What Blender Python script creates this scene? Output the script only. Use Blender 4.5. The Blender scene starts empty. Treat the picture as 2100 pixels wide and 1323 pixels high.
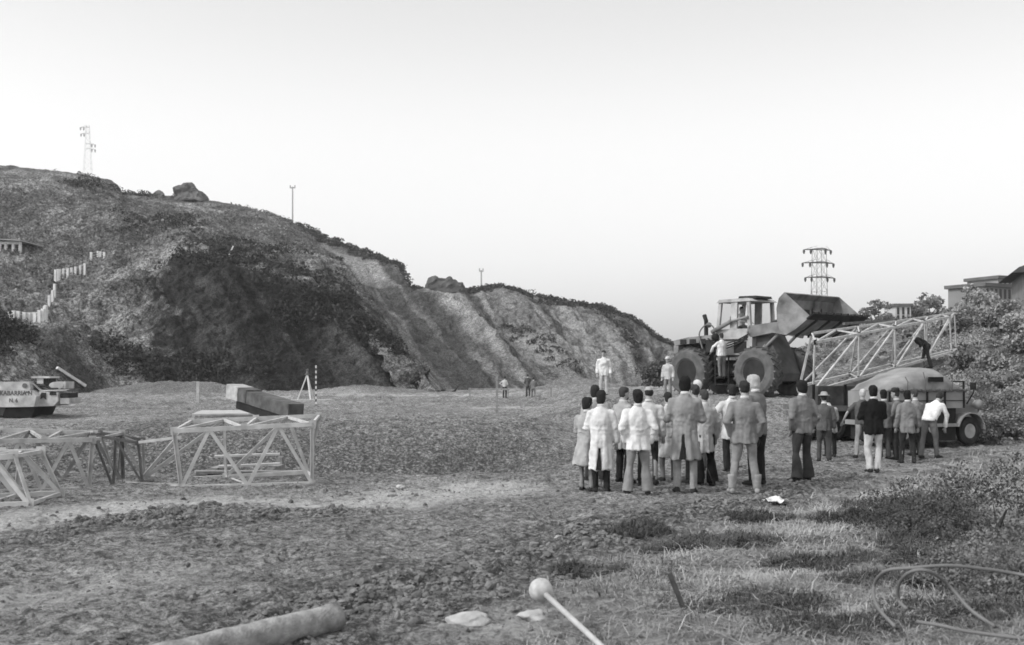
import bpy, bmesh, math, random
import numpy as np
from mathutils import Vector, Matrix, Quaternion, noise as mnoise
from mathutils.bvhtree import BVHTree
random.seed(7); np.random.seed(7)
R = math.radians
scene = bpy.context.scene
C = scene.collection

# ------------------------------------------------------------------ camera
F = 2100.0          # focal length in photograph pixels (photo 2100 x 1323), horizon at y = 766
HZ = 766.0
CAMH = 2.0
cd = bpy.data.cameras.new('camera'); cam = bpy.data.objects.new('camera', cd); C.objects.link(cam)
cam.location = (0, 0, CAMH); cam.rotation_euler = (R(90), 0, 0)
cd.sensor_width = 36; cd.lens = 36.0
cd.shift_y = (HZ - 661.5) / 2100.0
cd.clip_start = 0.1; cd.clip_end = 6000
cd.dof.use_dof = True; cd.dof.focus_distance = 30; cd.dof.aperture_fstop = 2.8
scene.camera = cam
# ------------------------------------------------------------------ light
SUN_EL, SUN_AZ = 42, -115     # azimuth clockwise from +Y; sun behind-left of the camera
w = bpy.data.worlds.new('World'); scene.world = w; w.use_nodes = True
nt = w.node_tree; nt.nodes.clear()
sky = nt.nodes.new('ShaderNodeTexSky'); sky.sky_type = 'NISHITA'; sky.sun_disc = False
sky.sun_elevation = R(SUN_EL); sky.sun_rotation = R(SUN_AZ)
sky.air_density = 1.0; sky.dust_density = 6.0; sky.ozone_density = 0.5
bw = nt.nodes.new('ShaderNodeRGBToBW')
gam = nt.nodes.new('ShaderNodeMath'); gam.operation = 'POWER'; gam.inputs[1].default_value = 0.42
mul = nt.nodes.new('ShaderNodeMath'); mul.operation = 'MULTIPLY'; mul.inputs[1].default_value = 6.1
bg = nt.nodes.new('ShaderNodeBackground'); bg.inputs['Strength'].default_value = 0.12
wo = nt.nodes.new('ShaderNodeOutputWorld')
nt.links.new(sky.outputs[0], bw.inputs[0]); nt.links.new(bw.outputs[0], gam.inputs[0]); nt.links.new(gam.outputs[0], mul.inputs[0])
tcw = nt.nodes.new('ShaderNodeTexCoord'); sx = nt.nodes.new('ShaderNodeSeparateXYZ'); mrw = nt.nodes.new('ShaderNodeMapRange'); mrw.interpolation_type = 'SMOOTHSTEP'
mrw.inputs['From Min'].default_value = .20; mrw.inputs['From Max'].default_value = .38; mrw.inputs['To Min'].default_value = 1.0; mrw.inputs['To Max'].default_value = .82
mu2 = nt.nodes.new('ShaderNodeMath'); mu2.operation = 'MULTIPLY'
nt.links.new(tcw.outputs['Generated'], sx.inputs[0]); nt.links.new(sx.outputs['Z'], mrw.inputs['Value']); nt.links.new(mul.outputs[0], mu2.inputs[0]); nt.links.new(mrw.outputs[0], mu2.inputs[1])
nt.links.new(mu2.outputs[0], bg.inputs['Color']); nt.links.new(bg.outputs[0], wo.inputs['Surface'])
sl = bpy.data.lights.new('sun', 'SUN'); sl.energy = 2.2; sl.angle = R(6); sl.color = (1, 1, 1)
so = bpy.data.objects.new('sun', sl); C.objects.link(so)
_d = Vector((math.sin(R(SUN_AZ)) * math.cos(R(SUN_EL)), math.cos(R(SUN_AZ)) * math.cos(R(SUN_EL)), math.sin(R(SUN_EL))))
so.rotation_euler = _d.to_track_quat('Z', 'Y').to_euler(); so.location = (0, -10, 60)
scene.view_settings.view_transform = 'Standard'; scene.view_settings.look = 'None'
scene.view_settings.exposure = 0.0; scene.view_settings.gamma = 1.0
scene.render.engine = 'CYCLES'
scene.cycles.max_bounces = 5; scene.cycles.diffuse_bounces = 2; scene.cycles.volume_bounces = 1
scene.cycles.filter_width = 1.7

# ------------------------------------------------------------------ numpy noise
def _h(ix, iy, iz):
    n = (ix.astype(np.int64) * 374761393 + iy.astype(np.int64) * 668265263 + iz.astype(np.int64) * 1274126177) & 0xFFFFFFFF
    n = ((n ^ (n >> 13)) * 1274126177) & 0xFFFFFFFF
    n = ((n ^ (n >> 16)) * 2246822519) & 0xFFFFFFFF
    return ((n ^ (n >> 15)) & 0xFFFFFF) / float(0xFFFFFF)
def vn(x, y, z=None):
    x = np.asarray(x, float); y = np.asarray(y, float)
    z = np.zeros_like(x) if z is None else np.asarray(z, float)
    xi, yi, zi = np.floor(x), np.floor(y), np.floor(z)
    fx, fy, fz = x - xi, y - yi, z - zi
    fx, fy, fz = fx*fx*(3-2*fx), fy*fy*(3-2*fy), fz*fz*(3-2*fz)
    r = 0
    for a in (0, 1):
        for b in (0, 1):
            for c in (0, 1):
                r = r + _h(xi+a, yi+b, zi+c) * (fx if a else 1-fx) * (fy if b else 1-fy) * (fz if c else 1-fz)
    return r * 2 - 1
def fbm(x, y, z=None, o=4):
    s = 0; a = 1; t = 0
    for k in range(o):
        s = s + a * vn(x * 2**k + 17*k, y * 2**k - 9*k, None if z is None else z * 2**k + 5*k); t += a; a *= .5
    return s / t
def sm(a, b, x):
    t = np.clip((np.asarray(x, float) - a) / (b - a), 0, 1); return t*t*(3-2*t)
def pdist(x, y, pts):
    d = np.full(np.shape(x), 1e9); sgn = np.zeros(np.shape(x))
    for (ax, ay), (bx, by) in zip(pts[:-1], pts[1:]):
        ex, ey = bx-ax, by-ay; L = ex*ex+ey*ey
        t = np.clip(((x-ax)*ex + (y-ay)*ey)/L, 0, 1)
        dd = np.hypot(x-ax-t*ex, y-ay-t*ey); s = ex*(y-ay) - ey*(x-ax)
        m = dd < d; d = np.where(m, dd, d); sgn = np.where(m, s, sgn)
    return d, sgn
def g0(px, py): Y = CAMH * F / (py - HZ); return ((px-1050)/F*Y, Y)
def P(px, py, Y): return Vector(((px-1050)/F*Y, Y, CAMH + (HZ-py)/F*Y))

GRASS_EDGE = [(-2.0, 4.0), g0(960, 1323), g0(1130, 1180), g0(1500, 1065), g0(1760, 985), g0(1960, 930), (30, 33), (90, 60)]
RUT1 = [g0(-300, 1180), g0(0, 1118), g0(180, 1082), g0(440, 1055), g0(620, 1060)]
RUT2 = [g0(250, 1075), g0(380, 1085), g0(560, 1062), g0(740, 1052)]
RUT3 = [g0(620, 1285), g0(800, 1220), g0(1060, 1170), g0(1250, 1095), g0(1500, 1055), g0(1760, 985)]
PALE = [g0(-300, 1130), g0(0, 1075), g0(300, 1045), g0(700, 1035), g0(980, 1000)]
PALE2 = [g0(-100, 1240), g0(150, 1210), g0(340, 1180)]

def grassmask(x, y):
    d, s = pdist(x, y, GRASS_EDGE)
    return np.where(s < 0, d, -d)
def height(x, y, detail=True):
    x = np.asarray(x, float); y = np.asarray(y, float)
    r = np.hypot(x, y)
    z = 0.35*sm(22, 34, y)*(1-sm(70, 105, y)) + 0.12*sm(-2, -9, x)*0
    # loader platform
    ed = 33.4 + .5*vn(x*.35, y*0+3)
    pl = sm(1.0, 4.5, x + 1.5*vn(y*.15, x*0)) * sm(ed, ed+1.6, y) * (1-sm(60, 95, y)) * (1-sm(26, 34, x))
    z = z*(1-pl) + 1.07*pl
    # hollow behind the trusses
    z = z - .85*sm(20.7, 22.2, y+.5*vn(x*.5, x*0))*(1-sm(23.6, 26.4, y-.1*x))*sm(-12, -9, x)*(1-sm(-1.0, 2.2, x))
    # bank of loose earth behind the hollow
    z = z + 1.2*np.exp(-(((x+32)/7)**2+((y-97)/4)**2)) + 1.3*np.exp(-(((x-6.5)/5)**2+((y-100)/4)**2)) + .9*np.exp(-(((x+14)/5)**2+((y-98)/3)**2))
    z = z + .62*np.exp(-((y-28.0-.12*x)/1.9)**2)*sm(-16, -8, x)*(1-sm(0, 3, x))
    gd = grassmask(x, y)
    gz = sm(0, 5, gd)*(1-sm(26, 50, r))
    z = z + 0.26*gz*(1-sm(14, 24, y)) + .42*sm(3, 9, x-0.25*y-.6)*sm(8, 14, y)*(1-sm(22, 27, y))
    if detail:
        z = z + .10*fbm(x*.22, y*.22, o=3)*sm(3, 10, r)
        near = 1-sm(35, 80, r)
        lump = fbm(x*1.3, y*1.3, o=3); 
        z = z + near*.07*lump + near*(.05*np.abs(fbm(x*3.4+3, y*3.4, o=4)) + .05*np.clip(fbm(x*8, y*8, o=3)-.05, 0, 1))
        z = z + near*.06*gz*fbm(x*2.6+9, y*2.6, o=3) + near*.15*gz*fbm(x*.8+4, y*.8, o=2)
        clod = np.clip(fbm(x*7.3, y*7.3, o=2), 0, 1)
        wob = .55*fbm(x*.8, y*.8, o=3)
        for rt, wd, am in ((RUT1, .5, .035), (RUT2, .42, .03), (RUT3, .7, .055)):
            d, s = pdist(x+wob, y+wob, rt)
            k = np.exp(-(d/wd)**2)
            z = z + k*am*(.25+1.4*clod+.9*np.clip(fbm(x*3+5, y*3, o=2), -.4, 1)) - am*.8*np.exp(-((d-wd*1.2)/(.3*wd))**2)*sm(0, 1, -np.sign(s))
        z = z + near*.03*clod*sm(.0, .5, fbm(x*.5+7, y*.5, o=2)+.15)
        far = sm(35, 70, r)
        z = z + far*(.22*fbm(x*.35, y*.35, o=4)+.22*fbm(x*1.3, y*1.3, o=4))
    return z
def gz(x, y): return float(height(np.array([x]), np.array([y]))[0])

# ------------------------------------------------------------------ materials (the place is rendered in greys like the print)
MATS = {}
def mat(name, v, rough=.85, var=.18, scale=6, bump=0, metal=0, spec=.3, bscale=None):
    if name in MATS: return MATS[name]
    m = bpy.data.materials.new(name); m.use_nodes = True; n = m.node_tree.nodes; l = m.node_tree.links
    b = n['Principled BSDF']; b.inputs['Roughness'].default_value = rough; b.inputs['Metallic'].default_value = metal
    b.inputs['Specular IOR Level'].default_value = spec if v > .13 else spec*.35
    tc = n.new('ShaderNodeTexCoord'); no = n.new('ShaderNodeTexNoise'); no.inputs['Scale'].default_value = scale; no.inputs['Detail'].default_value = 5
    l.new(tc.outputs['Object'], no.inputs['Vector'])
    mr = n.new('ShaderNodeMapRange'); mr.inputs['From Min'].default_value = .3; mr.inputs['From Max'].default_value = .7
    mr.inputs['To Min'].default_value = v*(1-var); mr.inputs['To Max'].default_value = v*(1+var)
    l.new(no.outputs['Fac'], mr.inputs['Value']); l.new(mr.outputs[0], b.inputs['Base Color'])
    if bump:
        n2 = n.new('ShaderNodeTexNoise'); n2.inputs['Scale'].default_value = bscale or scale*4; n2.inputs['Detail'].default_value = 6
        l.new(tc.outputs['Object'], n2.inputs['Vector'])
        bp = n.new('ShaderNodeBump'); bp.inputs['Strength'].default_value = 1; bp.inputs['Distance'].default_value = bump
        l.new(n2.outputs['Fac'], bp.inputs['Height']); l.new(bp.outputs[0], b.inputs['Normal'])
    MATS[name] = m; return m

def node_helper(m):
    n = m.node_tree.nodes; l = m.node_tree.links
    def noise(scale, detail=6, rough=.6, vec=None, dist=0):
        t = n.new('ShaderNodeTexNoise'); t.inputs['Scale'].default_value = scale; t.inputs['Detail'].default_value = detail
        t.inputs['Roughness'].default_value = rough; t.inputs['Distortion'].default_value = dist
        if vec: l.new(vec, t.inputs['Vector'])
        return t.outputs['Fac']
    def rng(v, a, b, c=0., d=1.):
        t = n.new('ShaderNodeMapRange'); t.inputs['From Min'].default_value = a; t.inputs['From Max'].default_value = b
        t.inputs['To Min'].default_value = c; t.inputs['To Max'].default_value = d; l.new(v, t.inputs['Value']); return t.outputs[0]
    def mix(f, a, b):
        t = n.new('ShaderNodeMix'); t.data_type = 'FLOAT'; t.clamp_factor = True
        for s, v in ((0, f), (2, a), (3, b)):
            if isinstance(v, (int, float)): t.inputs[s].default_value = v
            else: l.new(v, t.inputs[s])
        return t.outputs[0]
    def math_(op, a, b=0.):
        t = n.new('ShaderNodeMath'); t.operation = op
        for s, v in ((0, a), (1, b)):
            if isinstance(v, (int, float)): t.inputs[s].default_value = v
            else: l.new(v, t.inputs[s])
        return t.outputs[0]
    return n, l, noise, rng, mix, math_

def ground_mat():
    m = bpy.data.materials.new('ground_mud'); m.use_nodes = True
    n, l, noise, rng, mix, mt = node_helper(m)
    b = n['Principled BSDF']; b.inputs['Roughness'].default_value = .9; b.inputs['Specular IOR Level'].default_value = .2
    tc = n.new('ShaderNodeTexCoord').outputs['Object']
    def att(nm): a = n.new('ShaderNodeAttribute'); a.attribute_name = nm; return a.outputs['Fac']
    pale, grass, rut = att('pale'), att('grass'), att('rut')
    big = noise(.35, 5, .6, tc); mid = noise(2.2, 8, .75, tc, .6); fine = noise(14, 8, .75, tc); spk = noise(45, 4, .7, tc)
    m2 = noise(.9, 9, .8, tc, .8); c = mix(rng(mid, .40, .60), .11, .17); m3 = noise(5.5, 6, .8, tc, .5); c = mix(rng(m3, .52, .58), c, mt('MULTIPLY', c, .42)); c = mix(rng(m3, .46, .38), c, mt('MULTIPLY', c, 1.35)); c = mix(rng(m2, .52, .68), c, mt('MULTIPLY', c, .68)); c = mix(rng(m2, .47, .36), c, mt('MULTIPLY', c, 1.15))
    c = mix(rng(big, .35, .7), c, mt('MULTIPLY', c, 1.35))
    c = mix(rng(fine, .50, .58), c, mt('MULTIPLY', c, .36))
    c = mix(rng(fine, .46, .30), c, mt('MULTIPLY', c, 1.45))
    c = mix(rng(spk, .40, .7), mt('MULTIPLY', c, 1.5), mt('MULTIPLY', c, .5))
    pn = mt('MULTIPLY', pale, rng(mid, .32, .52))
    c = mix(pn, c, mix(rng(fine, .38, .62), .42, .22))
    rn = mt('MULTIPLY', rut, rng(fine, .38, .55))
    c = mix(rn, c, .035)  # dark ruts and heaps, plus the shade painted on the pit slope
    gcol = mix(rng(mid, .4, .6), .10, .30)
    gcol = mix(rng(fine, .45, .62), gcol, mt('MULTIPLY', gcol, .6))
    c = mix(grass, c, gcol)
    c = mt('MULTIPLY', c, 1.5)
    l.new(c, b.inputs['Base Color'])
    bp = n.new('ShaderNodeBump'); bp.inputs['Distance'].default_value = .11; bp.inputs['Strength'].default_value = 1
    hh = mt('ADD', mt('MULTIPLY', fine, .7), mt('MULTIPLY', mid, .8)); hh = mt('ADD', hh, mt('MULTIPLY', spk, .25))
    l.new(hh, bp.inputs['Height']); l.new(bp.outputs[0], b.inputs['Normal'])
    return m

def hill_mat(name, dark, light, veg, scale=1.0, streak=True):
    m = bpy.data.materials.new(name); m.use_nodes = True
    n, l, noise, rng, mix, mt = node_helper(m)
    b = n['Principled BSDF']; b.inputs['Roughness'].default_value = .95; b.inputs['Specular IOR Level'].default_value = .1
    tc = n.new('ShaderNodeTexCoord').outputs['Object']
    a = n.new('ShaderNodeAttribute'); a.attribute_name = 'veg'; vg = a.outputs['Fac']
    a2 = n.new('ShaderNodeAttribute'); a2.attribute_name = 'bare'; br = a2.outputs['Fac']
    a3 = n.new('ShaderNodeAttribute'); a3.attribute_name = 'streak'; st = a3.outputs['Fac']
    big = noise(.06*scale, 6, .6, tc, .5); mid = noise(.35*scale, 8, .7, tc, .6); fine = noise(2.4*scale, 8, .8, tc); spk = noise(6*scale, 3, .8, tc)
    earth = mix(rng(mid, .35, .65), dark, light)
    earth = mix(rng(st, -.25, .35), mt('MULTIPLY', earth, .42), mt('MULTIPLY', earth, 1.6))
    earth = mix(rng(fine, .50, .60), earth, mt('MULTIPLY', earth, .5)); earth = mix(rng(fine, .46, .36), earth, mt('MULTIPLY', earth, 1.4))
    grass = mix(rng(fine, .42, .58), veg*.40, veg*1.8)
    grass = mix(rng(big, .38, .62), mt('MULTIPLY', grass, .72), mt('MULTIPLY', grass, 1.35))
    m3 = noise(.16*scale, 7, .7, tc, .8); grass = mix(rng(m3, .44, .56), mt('MULTIPLY', grass, .6), mt('MULTIPLY', grass, 1.4))
    f = mt('ADD', vg, mt('MULTIPLY', mt('SUBTRACT', mid, .5), 2.2))
    c = mix(rng(f, .35, .62), earth, grass)
    c = mix(mt('MULTIPLY', br, rng(mid, .3, .5)), c, mix(rng(fine, .4, .62), light*1.5, light*.95))
    c = mt('MULTIPLY', c, rng(spk, .40, .60, 1.55, .5))
    l.new(c, b.inputs['Base Color'])
    bp = n.new('ShaderNodeBump'); bp.inputs['Distance'].default_value = 1.0; bp.inputs['Strength'].default_value = .9
    l.new(mt('ADD', mt('MULTIPLY', fine, .45), mid), bp.inputs['Height']); l.new(bp.outputs[0], b.inputs['Normal'])
    return m

def np_mesh(name, verts, faces, mats, attrs=None, smooth=True, **props):
    me = bpy.data.meshes.new(name)
    verts = np.asarray(verts, np.float32); faces = np.asarray(faces, np.int32)
    k = faces.shape[1]
    me.vertices.add(len(verts)); me.vertices.foreach_set('co', verts.ravel())
    me.loops.add(faces.size); me.loops.foreach_set('vertex_index', faces.ravel())
    me.polygons.add(len(faces)); me.polygons.foreach_set('loop_start', np.arange(0, faces.size, k, dtype=np.int32))
    me.polygons.foreach_set('loop_total', np.full(len(faces), k, np.int32))
    me.polygons.foreach_set('use_smooth', np.full(len(faces), smooth))
    me.update(); me.validate()
    for an, av in (attrs or {}).items():
        at = me.attributes.new(an, 'FLOAT', 'POINT'); at.data.foreach_set('value', np.asarray(av, np.float32))
    me.materials.append(mats)
    o = bpy.data.objects.new(name, me); C.objects.link(o)
    for a, b in props.items(): o[a] = b
    return o

# ------------------------------------------------------------------ generic mesh building helpers
def link(name, bm, m, parent=None, smooth=False, bevel=0):
    if bevel:
        bmesh.ops.bevel(bm, geom=[e for e in bm.edges if len(e.link_faces) == 2 and e.calc_face_angle(0) > .6], offset=bevel, segments=1, affect='EDGES')
    bmesh.ops.recalc_face_normals(bm, faces=bm.faces)
    me = bpy.data.meshes.new(name); bm.to_mesh(me); bm.free()
    me.materials.append(m)
    if smooth: me.polygons.foreach_set('use_smooth', [True]*len(me.polygons))
    o = bpy.data.objects.new(name, me); C.objects.link(o)
    if parent: o.parent = parent
    return o
def thing(name, label, cat, loc=(0, 0, 0), rz=0, group=None):
    o = bpy.data.objects.new(name, None); C.objects.link(o); o.location = loc; o.rotation_euler = (0, 0, rz)
    o['label'] = label; o['category'] = cat
    if group: o['group'] = group
    return o
def tag(o, label, cat, group=None, kind=None):
    o['label'] = label; o['category'] = cat
    if group: o['group'] = group
    if kind: o['kind'] = kind
    return o
def B(): return bmesh.new()
def box(bm, x0, x1, y0, y1, z0, z1, M=None):
    vs = [bm.verts.new(Vector((x, y, z)) if M is None else M @ Vector((x, y, z))) for x in (x0, x1) for y in (y0, y1) for z in (z0, z1)]
    for f in ((0,1,3,2), (4,6,7,5), (0,4,5,1), (2,3,7,6), (0,2,6,4), (1,5,7,3)): bm.faces.new([vs[i] for i in f])
def frame(p0, p1, up=Vector((0, 0, 1))):
    d = (p1-p0); L = d.length; d = d/L
    if abs(d.dot(up)) > .98: up = Vector((0, 1, 0))
    s = d.cross(up).normalized(); u = s.cross(d)
    M = Matrix((( d.x, s.x, u.x, p0.x), (d.y, s.y, u.y, p0.y), (d.z, s.z, u.z, p0.z), (0, 0, 0, 1)))
    return M, L
def bar(bm, p0, p1, w, h=None, up=Vector((0, 0, 1))):
    h = h or w; M, L = frame(Vector(p0), Vector(p1), up); box(bm, 0, L, -w/2, w/2, -h/2, h/2, M)
def angle_iron(bm, p0, p1, w, up=Vector((0, 0, 1)), t=.012):
    M, L = frame(Vector(p0), Vector(p1), up)
    box(bm, 0, L, -w/2, w/2, w/2-t, w/2, M); box(bm, 0, L, w/2-t, w/2, -w/2, w/2-t-.001, M)
def loft(bm, rings, n=14, cap=True):
    """rings: (center, U, V) with U, V radius vectors"""
    rr = []
    for c, U, V in rings:
        rr.append([bm.verts.new(c + U*math.cos(2*math.pi*i/n) + V*math.sin(2*math.pi*i/n)) for i in range(n)])
    for a, b in zip(rr[:-1], rr[1:]):
        for i in range(n): bm.faces.new([a[i], a[(i+1) % n], b[(i+1) % n], b[i]])
    if cap: bm.faces.new(rr[0][::-1]); bm.faces.new(rr[-1])
def tube(bm, pts, rad, n=10):
    pts = [Vector(p) for p in pts]
    if isinstance(rad, (int, float)): rad = [rad]*len(pts)
    rings = []; ref = Vector((0, 0, 1))
    d0 = (pts[1]-pts[0]).normalized()
    if abs(d0.dot(ref)) > .95: ref = Vector((0, 1, 0))
    s = d0.cross(ref).normalized()
    for i, p in enumerate(pts):
        d = ((pts[min(i+1, len(pts)-1)] - pts[max(i-1, 0)])).normalized()
        s = (s - d*s.dot(d)).normalized(); u = s.cross(d)
        rings.append((p, s*rad[i], u*rad[i]))
    loft(bm, rings, n)
def ball(bm, c, r, seg=12, rx=1, ry=1, rz=1):
    M = Matrix.Translation(Vector(c)) @ Matrix.Diagonal((r*rx, r*ry, r*rz, 1))
    bmesh.ops.create_uvsphere(bm, u_segments=seg, v_segments=max(6, seg*2//3), radius=1, matrix=M)
def extrude_poly(bm, pts, y0, y1, M=None):
    """profile pts (x,z) extruded along y"""
    a = [bm.verts.new((M or Matrix()) @ Vector((x, y0, z))) for x, z in pts]; b = [bm.verts.new((M or Matrix()) @ Vector((x, y1, z))) for x, z in pts]
    bm.faces.new(a); bm.faces.new(b[::-1])
    for i in range(len(pts)): j = (i+1) % len(pts); bm.faces.new([a[i], b[i], b[j], a[j]])
def catmull(pts, n=8):
    pts = [Vector(p) for p in pts]; out = []
    q = [pts[0]*2-pts[1]] + pts + [pts[-1]*2-pts[-2]]
    for i in range(1, len(q)-2):
        a, b, c, d = q[i-1:i+3]
        for k in range(n):
            t = k/n; out.append(.5*((2*b)+(c-a)*t+(2*a-5*b+4*c-d)*t*t+(3*b-a-3*c+d)*t**3))
    out.append(pts[-1]); return out

# ------------------------------------------------------------------ ground: one polar sheet out to the horizon
def build_ground():
    th = np.concatenate([np.linspace(-180, -36, 60)[:-1], np.linspace(-36, 36, 1000), np.linspace(36, 180, 60)[1:-1]])
    th = np.radians(th); nr = 760
    r = np.concatenate([np.geomspace(1.2, 5, 40)[:-1], np.geomspace(5, 110, nr), np.geomspace(110, 1500, 40)[1:]])
    T, Rr = np.meshgrid(th, r)
    x = Rr*np.sin(T); y = Rr*np.cos(T)
    z = height(x, y)
    nrow, nc = x.shape
    v = np.stack([x, y, z], -1).reshape(-1, 3)
    i, j = np.meshgrid(np.arange(nrow-1), np.arange(nc), indexing='ij'); j2 = (j+1) % nc
    f = np.stack([i*nc+j, i*nc+j2, (i+1)*nc+j2, (i+1)*nc+j], -1).reshape(-1, 4)
    wob = .5*fbm(x*.5, y*.5, o=3)
    d1, _ = pdist(x+wob, y+wob, PALE); pale = np.exp(-(d1/(.75+.02*y))**2)*1.2
    d2, _ = pdist(x+wob, y+wob, PALE2); pale = np.maximum(pale, .6*np.exp(-(d2/.5)**2))
    pale = np.maximum(pale, .55*sm(.15, .5, fbm(x*.12+3, y*.12, o=2))*sm(30, 45, y))
    pale = np.maximum(pale, .9*np.exp(-((np.hypot((x-.1)/.8, (y-7.9)/.5))**2)))
    rut = np.zeros_like(x)
    for rt, wd in ((RUT1, .42), (RUT2, .38), (RUT3, .6)):
        d, _ = pdist(x+.5*wob, y+.5*wob, rt); rut = np.maximum(rut, np.exp(-(d/wd)**2)); rut = np.maximum(rut, .9*np.exp(-((d-1.35*wd)/(.28*wd))**2))
    pit_shade = sm(-17, -10, x)*(1-sm(0, 3.5, x))*np.exp(-((y-24.8-.10*x)/2.7)**2); rut = np.maximum(rut, .85*pit_shade)  # shade of the pit slope painted into the soil colour via the rut mask
    rut = np.maximum(rut, .5*sm(.0, .5, fbm(x*.4+31, y*.4, o=3))*sm(26, 36, y)*(1-sm(90, 120, y)))
    for cx_, cy_ in ((-32, 94), (6.5, 100), (-14, 98)): rut = np.maximum(rut, .9*np.exp(-(((x-cx_)/8)**2+((y-cy_)/4)**2)))
    gd = grassmask(x+wob, y+wob)
    gr = sm(-.4, 1.0, gd)*(1-sm(60, 90, Rr)); gr = np.maximum(gr, .4*sm(.1, .4, fbm(x*.09, y*.09, o=2))*sm(35, 50, y))
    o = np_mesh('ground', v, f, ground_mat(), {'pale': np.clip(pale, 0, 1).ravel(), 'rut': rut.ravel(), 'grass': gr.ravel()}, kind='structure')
    # plug at the foot of the camera
    return o
ground = build_ground()

# ------------------------------------------------------------------ hills
def interp(tab, s):
    tab = np.array(tab, float); return np.stack([np.interp(s, tab[:, 0], tab[:, k]) for k in range(1, tab.shape[1])], -1)
def px2w(a):
    px, py, Y = a[..., 0], a[..., 1], a[..., 2]
    return np.stack([(px-1050)/F*Y, Y, CAMH+(HZ-py)/F*Y], -1)
def lofthill(name, m, tab, ns, nt, amp, gully, vegf, back=60, seed=0, tseg=(.45, .55), baref=None):
    """tab rows: s, foot(px,py,Y), rim(px,py,Y), crest(px,py,Y)"""
    s = np.linspace(tab[0][0], tab[-1][0], ns)
    t = interp(tab, s); Fo, Ri, Cr = px2w(t[:, 0:3]), px2w(t[:, 3:6]), px2w(t[:, 6:9])
    Fo[:, 2] -= .25
    cols = []
    n1, n2 = int(nt*tseg[0]), nt-int(nt*tseg[0])
    for k in range(n1): u = k/n1; cols.append((Fo*(1-u)+Ri*u, u*.5))
    for k in range(n2+1): u = k/n2; e = u; cols.append((Ri*(1-e)+Cr*e, .5+.5*u))
    crest = cols[-1][0]
    for k in range(1, 9):
        u = k/8; q = crest.copy(); q[:, 1] += back*u; q[:, 0] *= (1+.25*u*back/100); q[:, 2] = crest[:, 2]-(crest[:, 2]+6)*u**1.6; cols.append((q, 1+u))
    V = np.stack([c[0] for c in cols], 0); U = np.array([c[1] for c in cols])[:, None]*np.ones(ns)[None]
    dx = np.gradient(V, axis=1); dy = np.gradient(V, axis=0); N = np.cross(dx, dy); N /= np.linalg.norm(N, axis=-1, keepdims=True)+1e-9
    x, y, z = V[..., 0], V[..., 1], V[..., 2]
    along = np.cumsum(np.hypot(*np.gradient(V[V.shape[0]//2, :, :2], axis=0).T))[None, :]*np.ones_like(x)
    env = np.sin(np.pi*np.clip(U, 0, 1))**.5
    gul = fbm(along*.11+seed+.11*z, z*.05, o=5)
    n = gully*gul*env*np.clip(1.25-U, .15, 1)
    n = n + amp*fbm(x*.07+seed, y*.07, z*.07, o=5)*(.15+env) + amp*(.55*fbm(x*.16, y*.16, z*.16, o=3)+.5*fbm(x*.4, y*.4, z*.4, o=4)-.45*np.abs(fbm(x*.9, y*.9, z*.9, o=3)))*(.15+.85*env)
    inner = (U > 1.01)*0
    V = V + N*(n*(1-inner))[..., None]
    vg = vegf(t[:, 0][None]*np.ones_like(U), U, x, y, z)
    br = baref(t[:, 0][None]*np.ones_like(U), U, x, y, z) if baref else np.zeros_like(U)
    nr, nc = x.shape
    i, j = np.meshgrid(np.arange(nr-1), np.arange(nc-1), indexing='ij')
    f = np.stack([i*nc+j, i*nc+j+1, (i+1)*nc+j+1, (i+1)*nc+j], -1).reshape(-1, 4)
    o = np_mesh(name, V.reshape(-1, 3), f, m, {'veg': vg.ravel(), 'bare': br.ravel(), 'streak': (fbm(along*.42+seed+.30*z, z*.09, o=5)+.5*gul).ravel()}, kind='structure')
    return o, V, U, vg, t[:, 0]

HA = [ # s=px,  foot              rim               crest
 (-500, -500, 845, 60,  -500, 700, 85,  -560, 330, 190),
 (-150, -150, 838, 66,  -150, 680, 95,  -170, 335, 190),
 (0,    0, 822, 76,     0, 650, 105,    0, 340, 190),
 (60,   60, 820, 80,    70, 640, 108,   60, 346, 190),
 (120,  120, 815, 86,   130, 625, 112,  120, 352, 190),
 (180,  180, 810, 93,   190, 605, 116,  180, 359, 190),
 (230,  230, 808, 97,   240, 592, 118,  228, 370, 190),
 (243,  245, 808, 98,   250, 590, 118,  243, 380, 190),
 (251,  255, 808, 98,   256, 588, 118,  250, 396, 192),
 (300,  300, 806, 100,  300, 578, 119,  300, 398, 196),
 (360,  360, 804, 102,  365, 568, 119,  360, 402, 200),
 (420,  420, 802, 103,  430, 575, 119,  420, 409, 203),
 (520,  510, 800, 105,  510, 580, 119,  510, 425, 206),
 (600,  600, 803, 106,  590, 588, 119,  560, 442, 206),
 (680,  680, 804, 106,  660, 592, 119,  625, 480, 196),
 (740,  740, 805, 106,  715, 600, 119,  680, 525, 182),
 (800,  795, 806, 106,  755, 640, 117,  722, 566, 165),
 (850,  842, 806, 106,  795, 690, 113,  762, 622, 146),
 (880,  872, 806, 106,  840, 745, 109,  808, 684, 126),
 (900,  893, 807, 106,  880, 790, 107,  862, 752, 112),
 (915,  905, 808, 106,  902, 803, 106,  897, 798, 107)]
def vegA(px, U, x, y, z):
    n = fbm(x*.05, y*.05, z*.05, o=4)
    v = np.where(U > .5, .95, .25)
    v = sm(.44, .54, U+.10*n)*1.0
    left = 1-sm(230, 420, px); v = np.maximum(v, left*1.0)
    return np.clip(v + .35*n, 0, 1.2)
def bareA(px, U, x, y, z):
    n = fbm(x*.03+5, y*.03, z*.05, o=3)
    a = .55*sm(.15, .5, n)*(U > .5)
    # pale diagonal bank at lower left
    d = np.abs((px-(20+170*(1-2*U)))); a = np.maximum(a, .9*np.exp(-(d/20)**2)*(U < .35)*(px < 260))
    return a
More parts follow.
